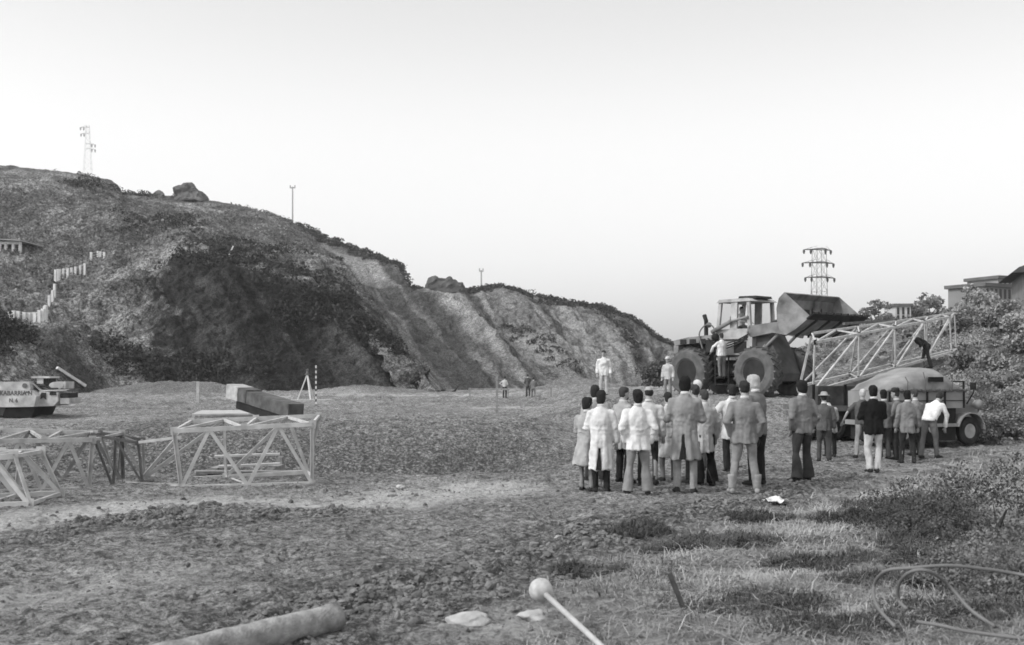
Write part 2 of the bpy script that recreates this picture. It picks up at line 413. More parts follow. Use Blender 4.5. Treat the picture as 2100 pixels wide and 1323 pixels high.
matA = hill_mat('hill_dark_earth_shade', .019, .066, .15)  # damp earth and brush tone, with the face's shade painted in too
hillA, VA, UA, vgA, _ = lofthill('hillside', matA, HA, 900, 420, 2.3, 3.2, vegA, back=110, seed=3, baref=bareA)
HB = [
 (430, 560, 812, 112,  500, 640, 150,  470, 424, 235),
 (520, 640, 812, 112,  600, 620, 160,  540, 438, 235),
 (600, 700, 812, 113,  640, 610, 165,  600, 456, 232),
 (690, 760, 812, 114,  700, 606, 165,  690, 492, 222),
 (740, 800, 811, 116,  750, 606, 165,  742, 516, 214),
 (785, 840, 810, 118,  790, 606, 164,  785, 530, 208),
 (815, 880, 810, 120,  815, 606, 163,  815, 541, 203),
 (832, 900, 809, 121,  832, 607, 162,  829, 562, 199),
 (843, 915, 808, 122,  845, 609, 162,  839, 591, 196),
 (880, 950, 807, 124,  890, 613, 162,  880, 599, 195),
 (960, 1010, 805, 128, 965, 618, 162,  960, 599, 195),
 (985, 1030, 804, 130, 990, 618, 163,  985, 595, 196),
 (1030, 1070, 802, 132, 1035, 622, 165, 1030, 590, 198),
 (1080, 1120, 800, 136, 1085, 634, 168, 1080, 601, 200),
 (1140, 1180, 797, 142, 1145, 644, 173, 1140, 617, 203),
 (1200, 1235, 794, 148, 1205, 655, 178, 1200, 624, 206),
 (1250, 1280, 792, 154, 1255, 668, 184, 1250, 634, 209),
 (1300, 1325, 789, 162, 1303, 692, 190, 1298, 656, 213),
 (1345, 1365, 786, 172, 1346, 716, 198, 1340, 688, 218),
 (1385, 1400, 783, 184, 1386, 738, 208, 1382, 713, 225),
 (1430, 1440, 781, 200, 1430, 752, 220, 1425, 738, 235),
 (1520, 1520, 780, 220, 1520, 772, 230, 1520, 766, 245)]
def vegB(px, U, x, y, z):
    n = fbm(x*.06, y*.06, z*.06, o=4)
    v = sm(.80, .97, U+.06*n)*1.0
    v = np.maximum(v, .55*np.exp(-((px-(1010+150*(1-2*U)))/28)**2)*(U < .55))
    v = np.maximum(v, .8*np.exp(-((px-(1270+60*(1-2*U)))/20)**2)*(U > .15))
    return np.clip(v + .25*n*(v > .05), 0, 1.2)
matB = hill_mat('hill_pale_earth', .13, .27, .14)
hillB, VB, UB, vgB, _ = lofthill('cliff', matB, HB, 900, 300, 1.6, 4.2, vegB, back=90, seed=11)
HC = [
 (1480, 1480, 800, 110, 1500, 775, 150, 1520, 768, 190),
 (1600, 1600, 800, 100, 1610, 760, 150, 1620, 742, 190),
 (1680, 1680, 800, 95,  1690, 740, 150, 1695, 706, 195),
 (1740, 1740, 800, 90,  1750, 730, 150, 1755, 676, 200),
 (1820, 1820, 800, 85,  1830, 720, 150, 1830, 655, 205),
 (1900, 1900, 800, 85,  1910, 715, 150, 1900, 650, 210),
 (1960, 1960, 800, 85,  1960, 700, 150, 1960, 640, 215),
 (2100, 2100, 800, 85,  2100, 690, 150, 2100, 600, 220),
 (2600, 2600, 800, 85,  2600, 640, 150, 2600, 450, 220)]
matC = hill_mat('hill_far_slope', .12, .20, .15)
hillC, VC, UC, vgC, _ = lofthill('far_hill', matC, HC, 300, 140, 1.4, 1.5, lambda px, U, x, y, z: np.clip(.6+.5*fbm(x*.03, y*.03, z*.08, o=3), 0, 1), back=90, seed=23)
HD = [
 (1790, 1790, 800, 62, 1800, 790, 70,  1800, 775, 82),
 (1860, 1860, 825, 44, 1860, 785, 56,  1870, 735, 80),
 (1920, 1920, 872, 34, 1925, 790, 46,  1925, 690, 80),
 (1990, 1990, 915, 29, 1990, 800, 41,  1980, 655, 80),
 (2060, 2060, 920, 28, 2060, 790, 40,  2050, 632, 80),
 (2110, 2110, 920, 28, 2110, 780, 40,  2100, 618, 80),
 (2250, 2250, 930, 27, 2250, 760, 40,  2250, 580, 80),
 (2700, 2700, 930, 27, 2700, 740, 40,  2700, 480, 80)]
matD = hill_mat('bank_slope', .09, .16, .12, scale=2.5)
hillD, VD, UD, vgD, _ = lofthill('grassy_bank', matD, HD, 400, 240, .55, .5, lambda px, U, x, y, z: np.clip(.75+.5*fbm(x*.15, y*.15, z*.2, o=3), 0, 1), back=50, seed=31)

dg = bpy.context.evaluated_depsgraph_get()
def bvh(o): return BVHTree.FromPolygons([v.co for v in o.data.vertices], [p.vertices for p in o.data.polygons])
TREES = {}
def hit(px, py, objs):
    best = None; d = Vector(((px-1050)/F, 1, (HZ-py)/F)).normalized()
    for o in objs:
        if o.name not in TREES: TREES[o.name] = bvh(o)
        h = TREES[o.name].ray_cast(cam.location, d)
        if h[0] is not None and (best is None or h[3] < best[1]): best = (h[0], h[3])
    return best[0] if best else None

# ------------------------------------------------------------------ leaf / blade clouds (numpy)
def leaf_cloud(centers, rads, per, size, flat=.8, seed=1, up=0.35):
    """small irregular leaf quads spread through ellipsoids; returns verts, faces"""
    rs = np.random.RandomState(seed); n = len(centers); c = np.repeat(centers, per, 0); r = np.repeat(rads, per)
    d = rs.normal(size=(n*per, 3)); d /= np.linalg.norm(d, axis=1, keepdims=True); d[:, 2] = np.abs(d[:, 2])*flat - .1
    k = rs.uniform(.45, 1, (n*per, 1))**.6
    bump = 1 + .35*vn(d[:, 0]*2.3+c[:, 0], d[:, 1]*2.3+c[:, 1], d[:, 2]*2.3)
    p = c + d*k*(r*bump)[:, None]
    a = rs.normal(size=(n*per, 3)); a /= np.linalg.norm(a, axis=1, keepdims=True)
    b = np.cross(a, rs.normal(size=(n*per, 3))); b /= np.linalg.norm(b, axis=1, keepdims=True)
    s = (size*rs.uniform(.5, 1.4, (n*per, 1)))*(np.repeat(rads, per)[:, None]**.3)
    V = np.stack([p-a*s, p+b*s*.55, p+a*s, p-b*s*.55], 1).reshape(-1, 3)
    Fa = np.arange(len(V)).reshape(-1, 4)
    return V, Fa
def blades(x, y, h, wid, lean, seed=1, zoff=None, az=None):
    rs = np.random.RandomState(seed); n = len(x); z = height(x, y) if zoff is None else zoff
    th = rs.uniform(0, 2*np.pi, n) if az is None else az + rs.normal(0, 1.1, n)
    dx, dy = np.cos(th), np.sin(th); L = h*rs.uniform(.5, 1.3, n); ln = lean*rs.uniform(.4, 1.3, n)
    sx, sy = -dy*wid, dx*wid
    b0 = np.stack([x-sx, y-sy, z-.01], -1); b1 = np.stack([x+sx, y+sy, z-.01], -1)
    mx, my, mz = x+dx*L*ln*.4, y+dy*L*ln*.4, z+L*.6*np.clip(1.2-ln*.6, .1, 1)
    m0 = np.stack([mx-sx*.8, my-sy*.8, mz], -1); m1 = np.stack([mx+sx*.8, my+sy*.8, mz], -1)
    tx, ty, tz = x+dx*L*ln, y+dy*L*ln, z+L*np.clip(1.15-ln*.75, .08, 1)
    t0 = np.stack([tx-sx*.15, ty-sy*.15, tz], -1); t1 = np.stack([tx+sx*.15, ty+sy*.15, tz], -1)
    V = np.stack([b0, b1, m1, m0, t1, t0], 1).reshape(-1, 3); i = np.arange(n)[:, None]*6
    Fa = np.concatenate([i+np.array([[0, 1, 2, 3]]), i+np.array([[3, 2, 4, 5]])], 0)
    return V, Fa

# brush on the dark hill
def brush(name, V, U, fn, count, r0, r1, per, size, m, seed, **pr):
    rs = np.random.RandomState(seed); W = fn(V, U).ravel(); W = np.clip(W, 0, None); W /= W.sum()
    idx = rs.choice(W.size, count, p=W); c = V.reshape(-1, 3)[idx]; rad = rs.uniform(r0, r1, count)
    v, f = leaf_cloud(c, rad, per, size, seed=seed); return np_mesh(name, v, f, m, smooth=False, **pr)
dark_leaf = mat('dark_scrub', .045, .9, .8, .8); mid_leaf = mat('mid_scrub', .17, .9, .8, .5); pale_leaf = mat('pale_grass', .2, .9, .5, .6)
def wA(V, U):
    px = V[..., 0]/V[..., 1]*F+1050; n = fbm(V[..., 0]*.055, V[..., 1]*.055, V[..., 2]*.08, o=3)
    band = np.exp(-((U-.47)/.09)**2)*sm(250, 330, px)*1.4          # overhanging scrub on the rim of the cut
    low = (U < .42)*(1-sm(380, 480, px))*1.0*sm(-.05, .3, n)
    mid = .25*np.exp(-((U-.3)/.15)**2)*sm(300, 420, px)*sm(.0, .35, n)
    return (band*sm(-.1, .3, n)+low*2.2*sm(-.1,.25,n)+mid*2.4+.35*(U>.55)*sm(.15,.4,n))*(U < 1)
brush('hillside_scrub', VA, UA, wA, 2300, .35, 1.6, 50, .17, dark_leaf, 5, label='dark scrub hanging over the cut rim and lower hillside', category='scrub', kind='stuff')
brush('hillside_grass', VA, UA, lambda V, U: (sm(.5, .6, U))*(U <= 1.01)*sm(-.2, .4, fbm(V[..., 0]*.05+3, V[..., 1]*.05, V[..., 2]*.05, o=3)), 5500, .25, .9, 18, .16, mid_leaf, 6, label='rough grey grass tufts on the upper hillside', category='grass', kind='stuff')
def wB(V, U):
    n = fbm(V[..., 0]*.06, V[..., 1]*.06, V[..., 2]*.08, o=3); px = V[..., 0]/V[..., 1]*F+1050
    return (U < 1.03)*(sm(.86, .97, U)*1.0 + .25*np.exp(-((px-(1010+200*(1-2*U)))/22)**2)*sm(0, .3, n)*(U < .5)+.3*np.exp(-((px-1275-60*(1-2*U))/16)**2)*(U > .2))
brush('cliff_top_scrub', VB, UB, wB, 900, .5, 1.5, 40, .24, mat('cliff_scrub', .06, .9, .5, .4), 8, label='low scrub along the top of the pale cliff', category='scrub', kind='stuff')
def wD(V, U):
    n = fbm(V[..., 0]*.12, V[..., 1]*.12, V[..., 2]*.2, o=3); return (U < 1.0)*sm(-.25, .4, n)
brush('bank_undergrowth', VD, UD, wD, 1500, .25, .8, 80, .07, mat('bank_leaf', .27, .9, .6, .7), 9, label='tangled undergrowth covering the right-hand bank', category='undergrowth', kind='stuff')
brush('far_hill_scrub', VC, UC, lambda V, U: (U < 1.02)*sm(0, .4, fbm(V[..., 0]*.05, V[..., 1]*.05, V[..., 2]*.1, o=3))+1.5*(np.abs(U-.97) < .04), 600, .8, 2.2, 40, .3, mid_leaf, 10, label='grey scrub dotted over the far hill', category='scrub', kind='stuff')
# __PART2__
# ------------------------------------------------------------------ lattice trusses
steel = mat('weathered_steel', .36, .7, .3, 5, .002, 0, .4); steel_k = mat('black_steel', .03, .7, .3, 5); steel_d = mat('dark_steel', .14, .7, .35, 5, .002); steel_l = mat('pale_paint_steel', .48, .7, .25, 4, .002)
def truss(label, A, D, Bt, Ct, n, w=.07, m=None, m2=None, group='lattice crane sections', tops=True, ends=True, xbrace=False):
    """A front-bottom, D back-bottom, Bt front-top, Ct back-top : each (p0, p1)"""
    m = m or steel; m2 = m2 or m
    base = (A[0]+D[0]+A[1]+D[1])/4
    t = thing('lattice_truss', label, 'truss', base, 0, group)
    def put(nm, p, q, ww, mm, up=Vector((0, 0, 1))):
        b = B(); angle_iron(b, p-base, q-base, ww, up); return link(nm, b, mm, t)
    for c in (A, D, Bt, Ct): put('chord', c[0], c[1], w*1.25, m)
    at = lambda c, u: c[0].lerp(c[1], u)
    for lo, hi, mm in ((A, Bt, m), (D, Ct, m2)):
        for i in range(n):
            u0, u1, u2 = i/n, (i+.5)/n, (i+1)/n
            if xbrace:
                put('brace', at(lo, u0), at(hi, u2), w*.8, mm)
                put('post', at(lo, u2), at(hi, u2), w*.9, mm)
            else:
                put('brace', at(lo, u0), at(hi, u1), w, mm); put('brace', at(hi, u1), at(lo, u2), w, mm)
        if ends:
            for u in (0, 1): put('post', at(lo, u), at(hi, u), w, mm)
    for i in range(n+1):
        u = i/n
        if tops: put('crossbar', at(Bt, u), at(Ct, u), w*.8, m)
        put('crossbar', at(A, u), at(D, u), w*.8, m)
        if i < n and tops: put('brace', at(Bt, u), at(Ct, (i+.5)/n), w*.8, m); put('brace', at(Ct, (i+.5)/n), at(Bt, (i+1)/n), w*.8, m)
    for c in (A, D, Bt, Ct):
        for i in range(n+1):
            p = at(c, i/n)-base; Mx, _ = frame(p, p+(c[1]-c[0]).normalized()); b = B(); box(b, -w*(2 if xbrace else 1), w*(2 if xbrace else 1), -.008, .008, -w*1.2, w*1.2, Mx); link('gusset_plate', b, steel_k if xbrace else m, t)
    return t
def gp(px, py):   # point on the real ground seen at this place
    lo = CAMH*F/max(py-HZ, 8)
    best = None
    for Y in np.linspace(4, 110, 1600):
        x = (px-1050)/F*Y
        pass
    Ys = np.linspace(5, 110, 2200); xs = (px-1050)/F*Ys; zs = height(xs, Ys, False); pyy = HZ-(zs-CAMH)*F/Ys
    i = int(np.argmax(pyy < py)); Y = Ys[i]; x = xs[i]; return Vector((x, Y, gz(x, Y)))
V3 = lambda a: Vector(a)
# section standing at mid left
truss('grey lattice section standing on the bare ground below the dark tilted block', (P(372, 1000, 18.1), P(640, 992, 18.7)), (P(285, 988, 19.4), P(632, 968, 20.4)),
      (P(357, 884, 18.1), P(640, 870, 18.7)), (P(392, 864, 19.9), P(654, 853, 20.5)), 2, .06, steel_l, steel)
truss('long grey lattice section running off the left edge of the picture', (P(-220, 1015, 16.9), P(182, 1003, 17.9)), (P(-260, 985, 18.9), P(252, 990, 19.4)),
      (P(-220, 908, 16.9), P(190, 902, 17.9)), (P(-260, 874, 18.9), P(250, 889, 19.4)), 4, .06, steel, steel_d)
truss('low pale lattice section with splayed legs, nearest at the bottom left', (P(-130, 1040, 15.4), P(60, 1034, 15.6)), (P(-60, 1020, 16.2), P(124, 1012, 16.6)),
      (P(-150, 942, 15.4), P(28, 936, 15.7)), (P(-80, 930, 16.2), P(84, 926, 16.5)), 2, .068, steel_l, steel_l)
truss('small dark lattice frame between the two long sections', (P(232, 1000, 18.4), P(292, 992, 18.7)), (P(240, 985, 19.4), P(296, 986, 19.6)),
      (P(190, 893, 18.2), P(283, 908, 18.7)), (P(205, 888, 19.2), P(293, 902, 19.6)), 1, .042, steel_d, steel)
# the jib held above the lorry
truss('long pale crane jib held aloft under the raised loader bucket', (P(1668, 802, 29.5), P(1952, 722, 43)), (P(1640, 792, 32), P(1962, 716, 45.5)),
      (P(1672, 702, 29.5), P(1948, 650, 43)), (P(1665, 684, 32), P(1958, 642, 45.5)), 4, .062, steel_l, steel, xbrace=True)
def member_thing(name, label, cat, p0, p1, w, h, m, group=None, bev=.006):
    b = B(); L = (p1-p0).length; bar(b, V3((0, 0, 0)), p1-p0, w, h); o = link(name, b, m, bevel=bev); o.location = p0; return tag(o, label, cat, group)
member_thing('steel_beam', 'dark steel beam sloping up across the canvas lorry to the bending man', 'beam', P(1692, 806, 28.2), P(1890, 748, 37.6), .14, .2, mat('beam_steel', .13, .7, .2, 3))
member_thing('timber_pole', 'thin pole lying flat on top of the raised jib', 'pole', P(1730, 664, 37), P(1842, 656, 40), .09, .09, steel_d)
member_thing('steel_bar', 'upper thin bar joining the small dark frame to the section on its right', 'bar', P(286, 907, 18.6), P(374, 896, 18.3), .05, .05, steel, 'bars linking the lattice sections')
member_thing('steel_bar', 'lower bar lying on the ground between the two long sections', 'bar', P(252, 991, 18.75), P(388, 997, 18.3), .07, .06, steel, 'bars linking the lattice sections')
wood = mat('bleached_wood', .42, .85, .25, 8, .004); wood_d = mat('weathered_wood', .24, .85, .3, 8, .004)
for (a, bb, Y, lab) in (((440, 936), (574, 931), 21.8, 'upper plank of the two lying across the hollow inside the lattice section'), ((448, 957), (574, 951), 20.9, 'lower plank of the two lying across the hollow inside the lattice section')):
    member_thing('plank', lab, 'plank', P(a[0], a[1], Y), P(bb[0], bb[1], Y+.3), .22, .04, wood, 'planks laid inside the lattice section')
member_thing('plank', 'long flat plank on the ground beyond the lattice section feet', 'plank', P(400, 968, 20.2), P(618, 968, 21.0), .3, .05, wood_d)
# supports so the planks rest on something
for px in (452, 566):
    b = B()
    g = P(px, 960, 21.4); zb = gz(g.x, g.y)-.1
    box(b, g.x-.08, g.x+.08, g.y-.5, g.y+.5, zb, P(px, 960, 20.9).z)
    g2 = P(px, 940, 21.9); box(b, g.x-.05, g.x+.05, g.y+.35, g.y+.53, zb, P(px, 937, 21.8).z)
    tag(link('timber_trestle', b, wood_d), 'rough timber trestle under the %s ends of the two planks in the hollow' % ('left' if px < 500 else 'right'), 'trestle', 'trestles under the planks')

# ------------------------------------------------------------------ tilted block, slab, posts, survey gear
conc = mat('pale_concrete', .42, .9, .2, 3, .01); dark_block = mat('tarred_timber', .10, .8, .5, 3, .01); white_p = mat('white_paint', .62, .6, .15, 4)
def slab():
    p = P(500, 846, 36); z = gz(p.x, p.y)
    t = thing('concrete_slab', 'pale concrete slab lying flat under the dark tilted block', 'slab', (p.x, p.y, z))
    t.rotation_euler = (0, 0, R(12))
    b = B(); box(b, -1.6, 1.6, -1.6, 1.9, -.25, .30); link('slab_body', b, conc, t, bevel=.03)
    b = B(); box(b, -1.5, 1.3, -1.65, -1.603, .0, .25); link('slab_edge', b, mat('stained_concrete', .2, .9, .4, 3, .01), t)
slab()
def tilted():
    a, c = P(490, 806, 33.5), P(607, 842, 31.0)
    t = thing('tilted_block', 'long dark timber block tilted up with a white painted end', 'block', (a+c)/2)
    o = (a+c)/2; M, L = frame(a-o, c-o)
    b = B(); box(b, 0, L, -.27, .27, -.2, .2, M); link('block_body', b, mat('block_top', .10, .85, .45, 3, .01), t, bevel=.03)
    b = B(); box(b, -.32, .42, -.29, .29, -.2, .25, M); link('white_end', b, mat('worn_white', .36, .8, .35, 4, .01), t, bevel=.03)
    b = B(); box(b, .5, .95, -.285, .285, -.18, .235, M); link('dark_band', b, dark_block, t)
    b = B(); box(b, .3, L-.4, -.27, .24, -.46, -.223, M); link('block_under_shade', b, mat('shade_black', .025, .8, .3, 4), t)  # black slab along the underside stands in for the block's shade
    b = B(); box(b, L*.5, L*.5+.12, -.3, -.271, -.05, .08, M); link('bolt_plate', b, dark_block, t)
    b = B(); box(b, L-.85, L-.5, -.25, .25, -.9, -.525, M); link('chock', b, dark_block, t)
tilted()
def post(px, top, foot, w, lab, m, dx=0, cat='post', name='wooden_post', grp=None):
    g = gp(px, foot); zt = CAMH+(HZ-top)/F*g.y
    b = B(); bar(b, V3((0, 0, -.2)), V3((dx, 0, zt-g.z)), w, w, up=Vector((0, 1, 0))); o = link(name, b, m, bevel=.008); o.location = g; return tag(o, lab, cat, grp)
post(406, 783, 828, .16, 'pale square post standing at the foot of the hill', wood, .02)
post(1019, 768, 850, .09, 'thin grey stake standing in the middle of the field', wood_d, 0, 'stake', 'stake')
member_thing('plank', 'long white plank on the ground behind the survey tripod', 'plank', gp(574, 826)+V3((0, 0, .12)), gp(682, 824)+V3((0, 0, .12)), .5, .22, white_p)
def tripod():
    g = gp(630, 822); s = g.y/F
    foot = gz(g.x, g.y); H = (822-778)*s*1.0+.05
    t = thing('survey_tripod', 'white survey tripod with a small theodolite on top', 'tripod', g)
    top = V3((0, 0, H+.25))
    for dx, dy in ((-21*s, .15), (15*s, -1.2), (8*s, .9)):
        p = V3((dx, dy, 0)); p.z = gz(g.x+dx, g.y+dy)-g.z-.03
        b = B(); bar(b, p, top, .075, .05); link('leg', b, white_p, t)
    b = B(); loft(b, [(top+V3((0, 0, -.03)), V3((.14, 0, 0)), V3((0, .14, 0))), (top+V3((0, 0, .04)), V3((.14, 0, 0)), V3((0, .14, 0)))]); link('tripod_head', b, steel_d, t)
    b = B(); loft(b, [(top+V3((0, 0, .04)), V3((.08, 0, 0)), V3((0, .08, 0))), (top+V3((0, 0, .22)), V3((.06, 0, 0)), V3((0, .06, 0)))]); tube(b, [top+V3((0, -.2, .28)), top+V3((0, .2, .28))], [.05, .065]); link('theodolite', b, steel_d, t)
tripod()
def staff():
    g = gp(648, 833); s = g.y/F
    H = (833-748)*s
    t = thing('levelling_staff', 'tall black and white levelling staff beside the survey tripod', 'staff', g)
    b = B(); box(b, -.035, .035, -.02, .02, -.05, H); link('staff_body', b, white_p, t)
    b = B()
    for k in range(8): box(b, -.038, .038, -.024, .024, H*k/8, H*k/8+H/16)
    link('staff_bands', b, mat('staff_black', .08, .6), t)
staff()

# ------------------------------------------------------------------ white site machine at far left (with its lettering)
def machine():
    g = gp(40, 856); t = thing('site_machine', 'white boxy crawler machine with black lettering at the left edge of the site', 'machine', g, R(-3))
    s = g.y/F; mw = mat('machine_white', .42, .7, .38, 2.6, .01); md = mat('machine_dark', .03, .6, .3, 4); X = lambda px: (px-40)*s; Z = lambda py: (858-py)*s
    b = B(); extrude_poly(b, [(X(-110), Z(842)), (X(98), Z(839)), (X(103), Z(818)), (X(88), Z(806)), (X(-110), Z(806))], -.95, 1.0); link('body', b, mw, t, bevel=.03)
    b = B(); M = Matrix()
    loft(b, [(V3((X(-5), 0, Z(805.5))), V3((X(20)-X(-75), 0, 0))*.92, V3((0, .92, 0))), (V3((X(-5), .1, Z(789))), V3((X(20)-X(-75), 0, 0))*.84, V3((0, .70, 0)))], 4)
    for v in b.verts: pass
    b.free(); b = B(); extrude_poly(b, [(X(-110), Z(805.6)), (X(84), Z(805.6)), (X(80), Z(789)), (X(-110), Z(791))], -.7, .8); link('upper_deck', b, mw, t, bevel=.04)
    h = B(); M = Matrix.Translation(V3((X(72), -.70, Z(797)))) @ Matrix.Rotation(R(90), 4, 'X'); bmesh.ops.create_cone(h, cap_ends=True, segments=20, radius1=5*s, radius2=5*s, depth=.05, matrix=M); link('round_port', h, steel_d, t)
    for px0, px1 in ((-4, 4), (13, 18)):
        b = B(); box(b, X(px0), X(px1), -.962, -.94, Z(839), Z(819)); v = link('vent', b, md, t)
        b = B(); box(b, X(px0)-.0, X(px1), -.97, -.964, Z(833), Z(828)); link('vent_bar', b, mw, v)
    # plinth, and a black block for the shade under the body
    b = B(); extrude_poly(b, [(X(-100), 0), (X(28), 0), (X(35), Z(842)), (X(-100), Z(842))], -.5, .9); link('plinth', b, mat('machine_base', .16, .9, .3, 3), t)
    b = B(); extrude_poly(b, [(X(26), -.05), (X(86), -.05), (X(95), Z(840.5)), (X(34), Z(840.5))], -.75, .8); link('machine_under_shade', b, md, t)  # black block shaped like the shadow beneath the overhanging body
    # working head on the right
    b = B(); extrude_poly(b, [(X(77), Z(789)), (X(100), Z(806)), (X(160), Z(804)), (X(150), Z(807)), (X(98), Z(809))], -.5, .3); link('boom_plate', b, mw, t)
    b = B(); box(b, X(78), X(116), -.45, .3, Z(782), Z(778)); box(b, X(88), X(101), -.4, .25, Z(793), Z(782)); link('motor_housing', b, mw, t, bevel=.02)
    b = B(); box(b, X(101), X(111), -.35, .2, Z(800), Z(782)); tube(b, [V3((X(84), -.3, Z(792))), V3((X(95), -.4, Z(798))), V3((X(108), -.42, Z(797)))], .05); tube(b, [V3((X(108), -.4, Z(798))), V3((X(118), -.42, Z(804))), V3((X(132), -.4, Z(804)))], .05); link('hoses', b, md, t)
    b = B(); loft(b, [(V3((X(128), -.4, Z(797))), V3((15*s, 0, 0)), V3((0, 0, 8*s))), (V3((X(128), .3, Z(797))), V3((15*s, 0, 0)), V3((0, 0, 8*s)))], 12); box(b, X(136), X(147), -.38, .3, Z(803), Z(789)); link('drum', b, mw, t, smooth=False)
    b = B(); extrude_poly(b, [(X(98), Z(839)), (X(128), Z(838)), (X(137), Z(828)), (X(137), Z(811)), (X(98), Z(809))], -.6, .5); link('front_casing', b, mw, t, bevel=.02)
    b = B(); extrude_poly(b, [(X(104), Z(811)), (X(113), Z(811)), (X(113), Z(825)), (X(108), Z(821)), (X(97), Z(826))], -.63, -.605); box(b, X(121), X(134), -.63, -.605, Z(816), Z(810)); link('openings', b, md, t)
    b = B(); box(b, X(139), X(158), -.5, .4, Z(834), Z(822)); link('bucket_lip', b, mw, t, bevel=.02)
    b = B(); box(b, X(140), X(155), -.48, .3, Z(821.6), Z(812)); link('roller', b, md, t)
    def text(s_, px, py, size):
        cu = bpy.data.curves.new('lettering', 'FONT'); cu.body = s_; cu.size = size; cu.align_x = 'LEFT'; cu.extrude = .004; cu.offset = .004
        o = bpy.data.objects.new('lettering', cu); C.objects.link(o); o.rotation_euler = (R(90), 0, 0)
        bpy.context.view_layer.update(); me = bpy.data.meshes.new_from_object(o.evaluated_get(bpy.context.evaluated_depsgraph_get())); bpy.data.objects.remove(o)
        me.materials.clear(); me.materials.append(mat('letter_black', .10, .7)); o = bpy.data.objects.new('lettering', me); C.objects.link(o)
        o.parent = t; o.location = (X(px), -.956, Z(py)); o.rotation_euler = (R(90), 0, 0); o.scale = (.92, 1, 1)
    text('SKABARRIA H', 22, 816, .235); text('nos', 81, 811, .12); text('N. 6', 47, 830, .2)
machine()

# ------------------------------------------------------------------ wheel loader
def wheel(parent, x, y, r, wdt, mt, mr, out=1, lugs=True):
    w_ = B(); c = V3((x, y, r)); n = 36
    prof = [(r*.52, .40), (r*.60, .50), (r*.86, .50), (r*.97, .40), (r, .2), (r, -.2), (r*.97, -.40), (r*.86, -.50), (r*.60, -.50), (r*.52, -.40)]
    loft(w_, [(c+V3((0, q*wdt, 0)), V3((a, 0, 0)), V3((0, 0, a))) for a, q in prof], n, cap=False)
    if lugs:
        for k in range(22):
            for sgn in (-1, 1):
                a = 2*math.pi*(k+.25*sgn)/22; M = Matrix.Translation(c) @ Matrix.Rotation(-a, 4, 'Y') @ Matrix.Translation((r+.0, sgn*.22*wdt, 0)) @ Matrix.Rotation(sgn*R(35), 4, 'X')
                box(w_, -.04, .035, -.26*wdt, .26*wdt, -.035*r, .035*r, M)
    o = link('tyre', w_, mt, parent, smooth=False)
    b = B(); loft(b, [(c+V3((0, q*wdt, 0)), V3((a, 0, 0)), V3((0, 0, a))) for a, q in ((r*.54, .38*out), (r*.50, .36*out), (r*.44, .20*out), (r*.2, .14*out), (r*.18, .3*out), (r*.02, .3*out))], 24); link('rim', b, mr, o)
    return o
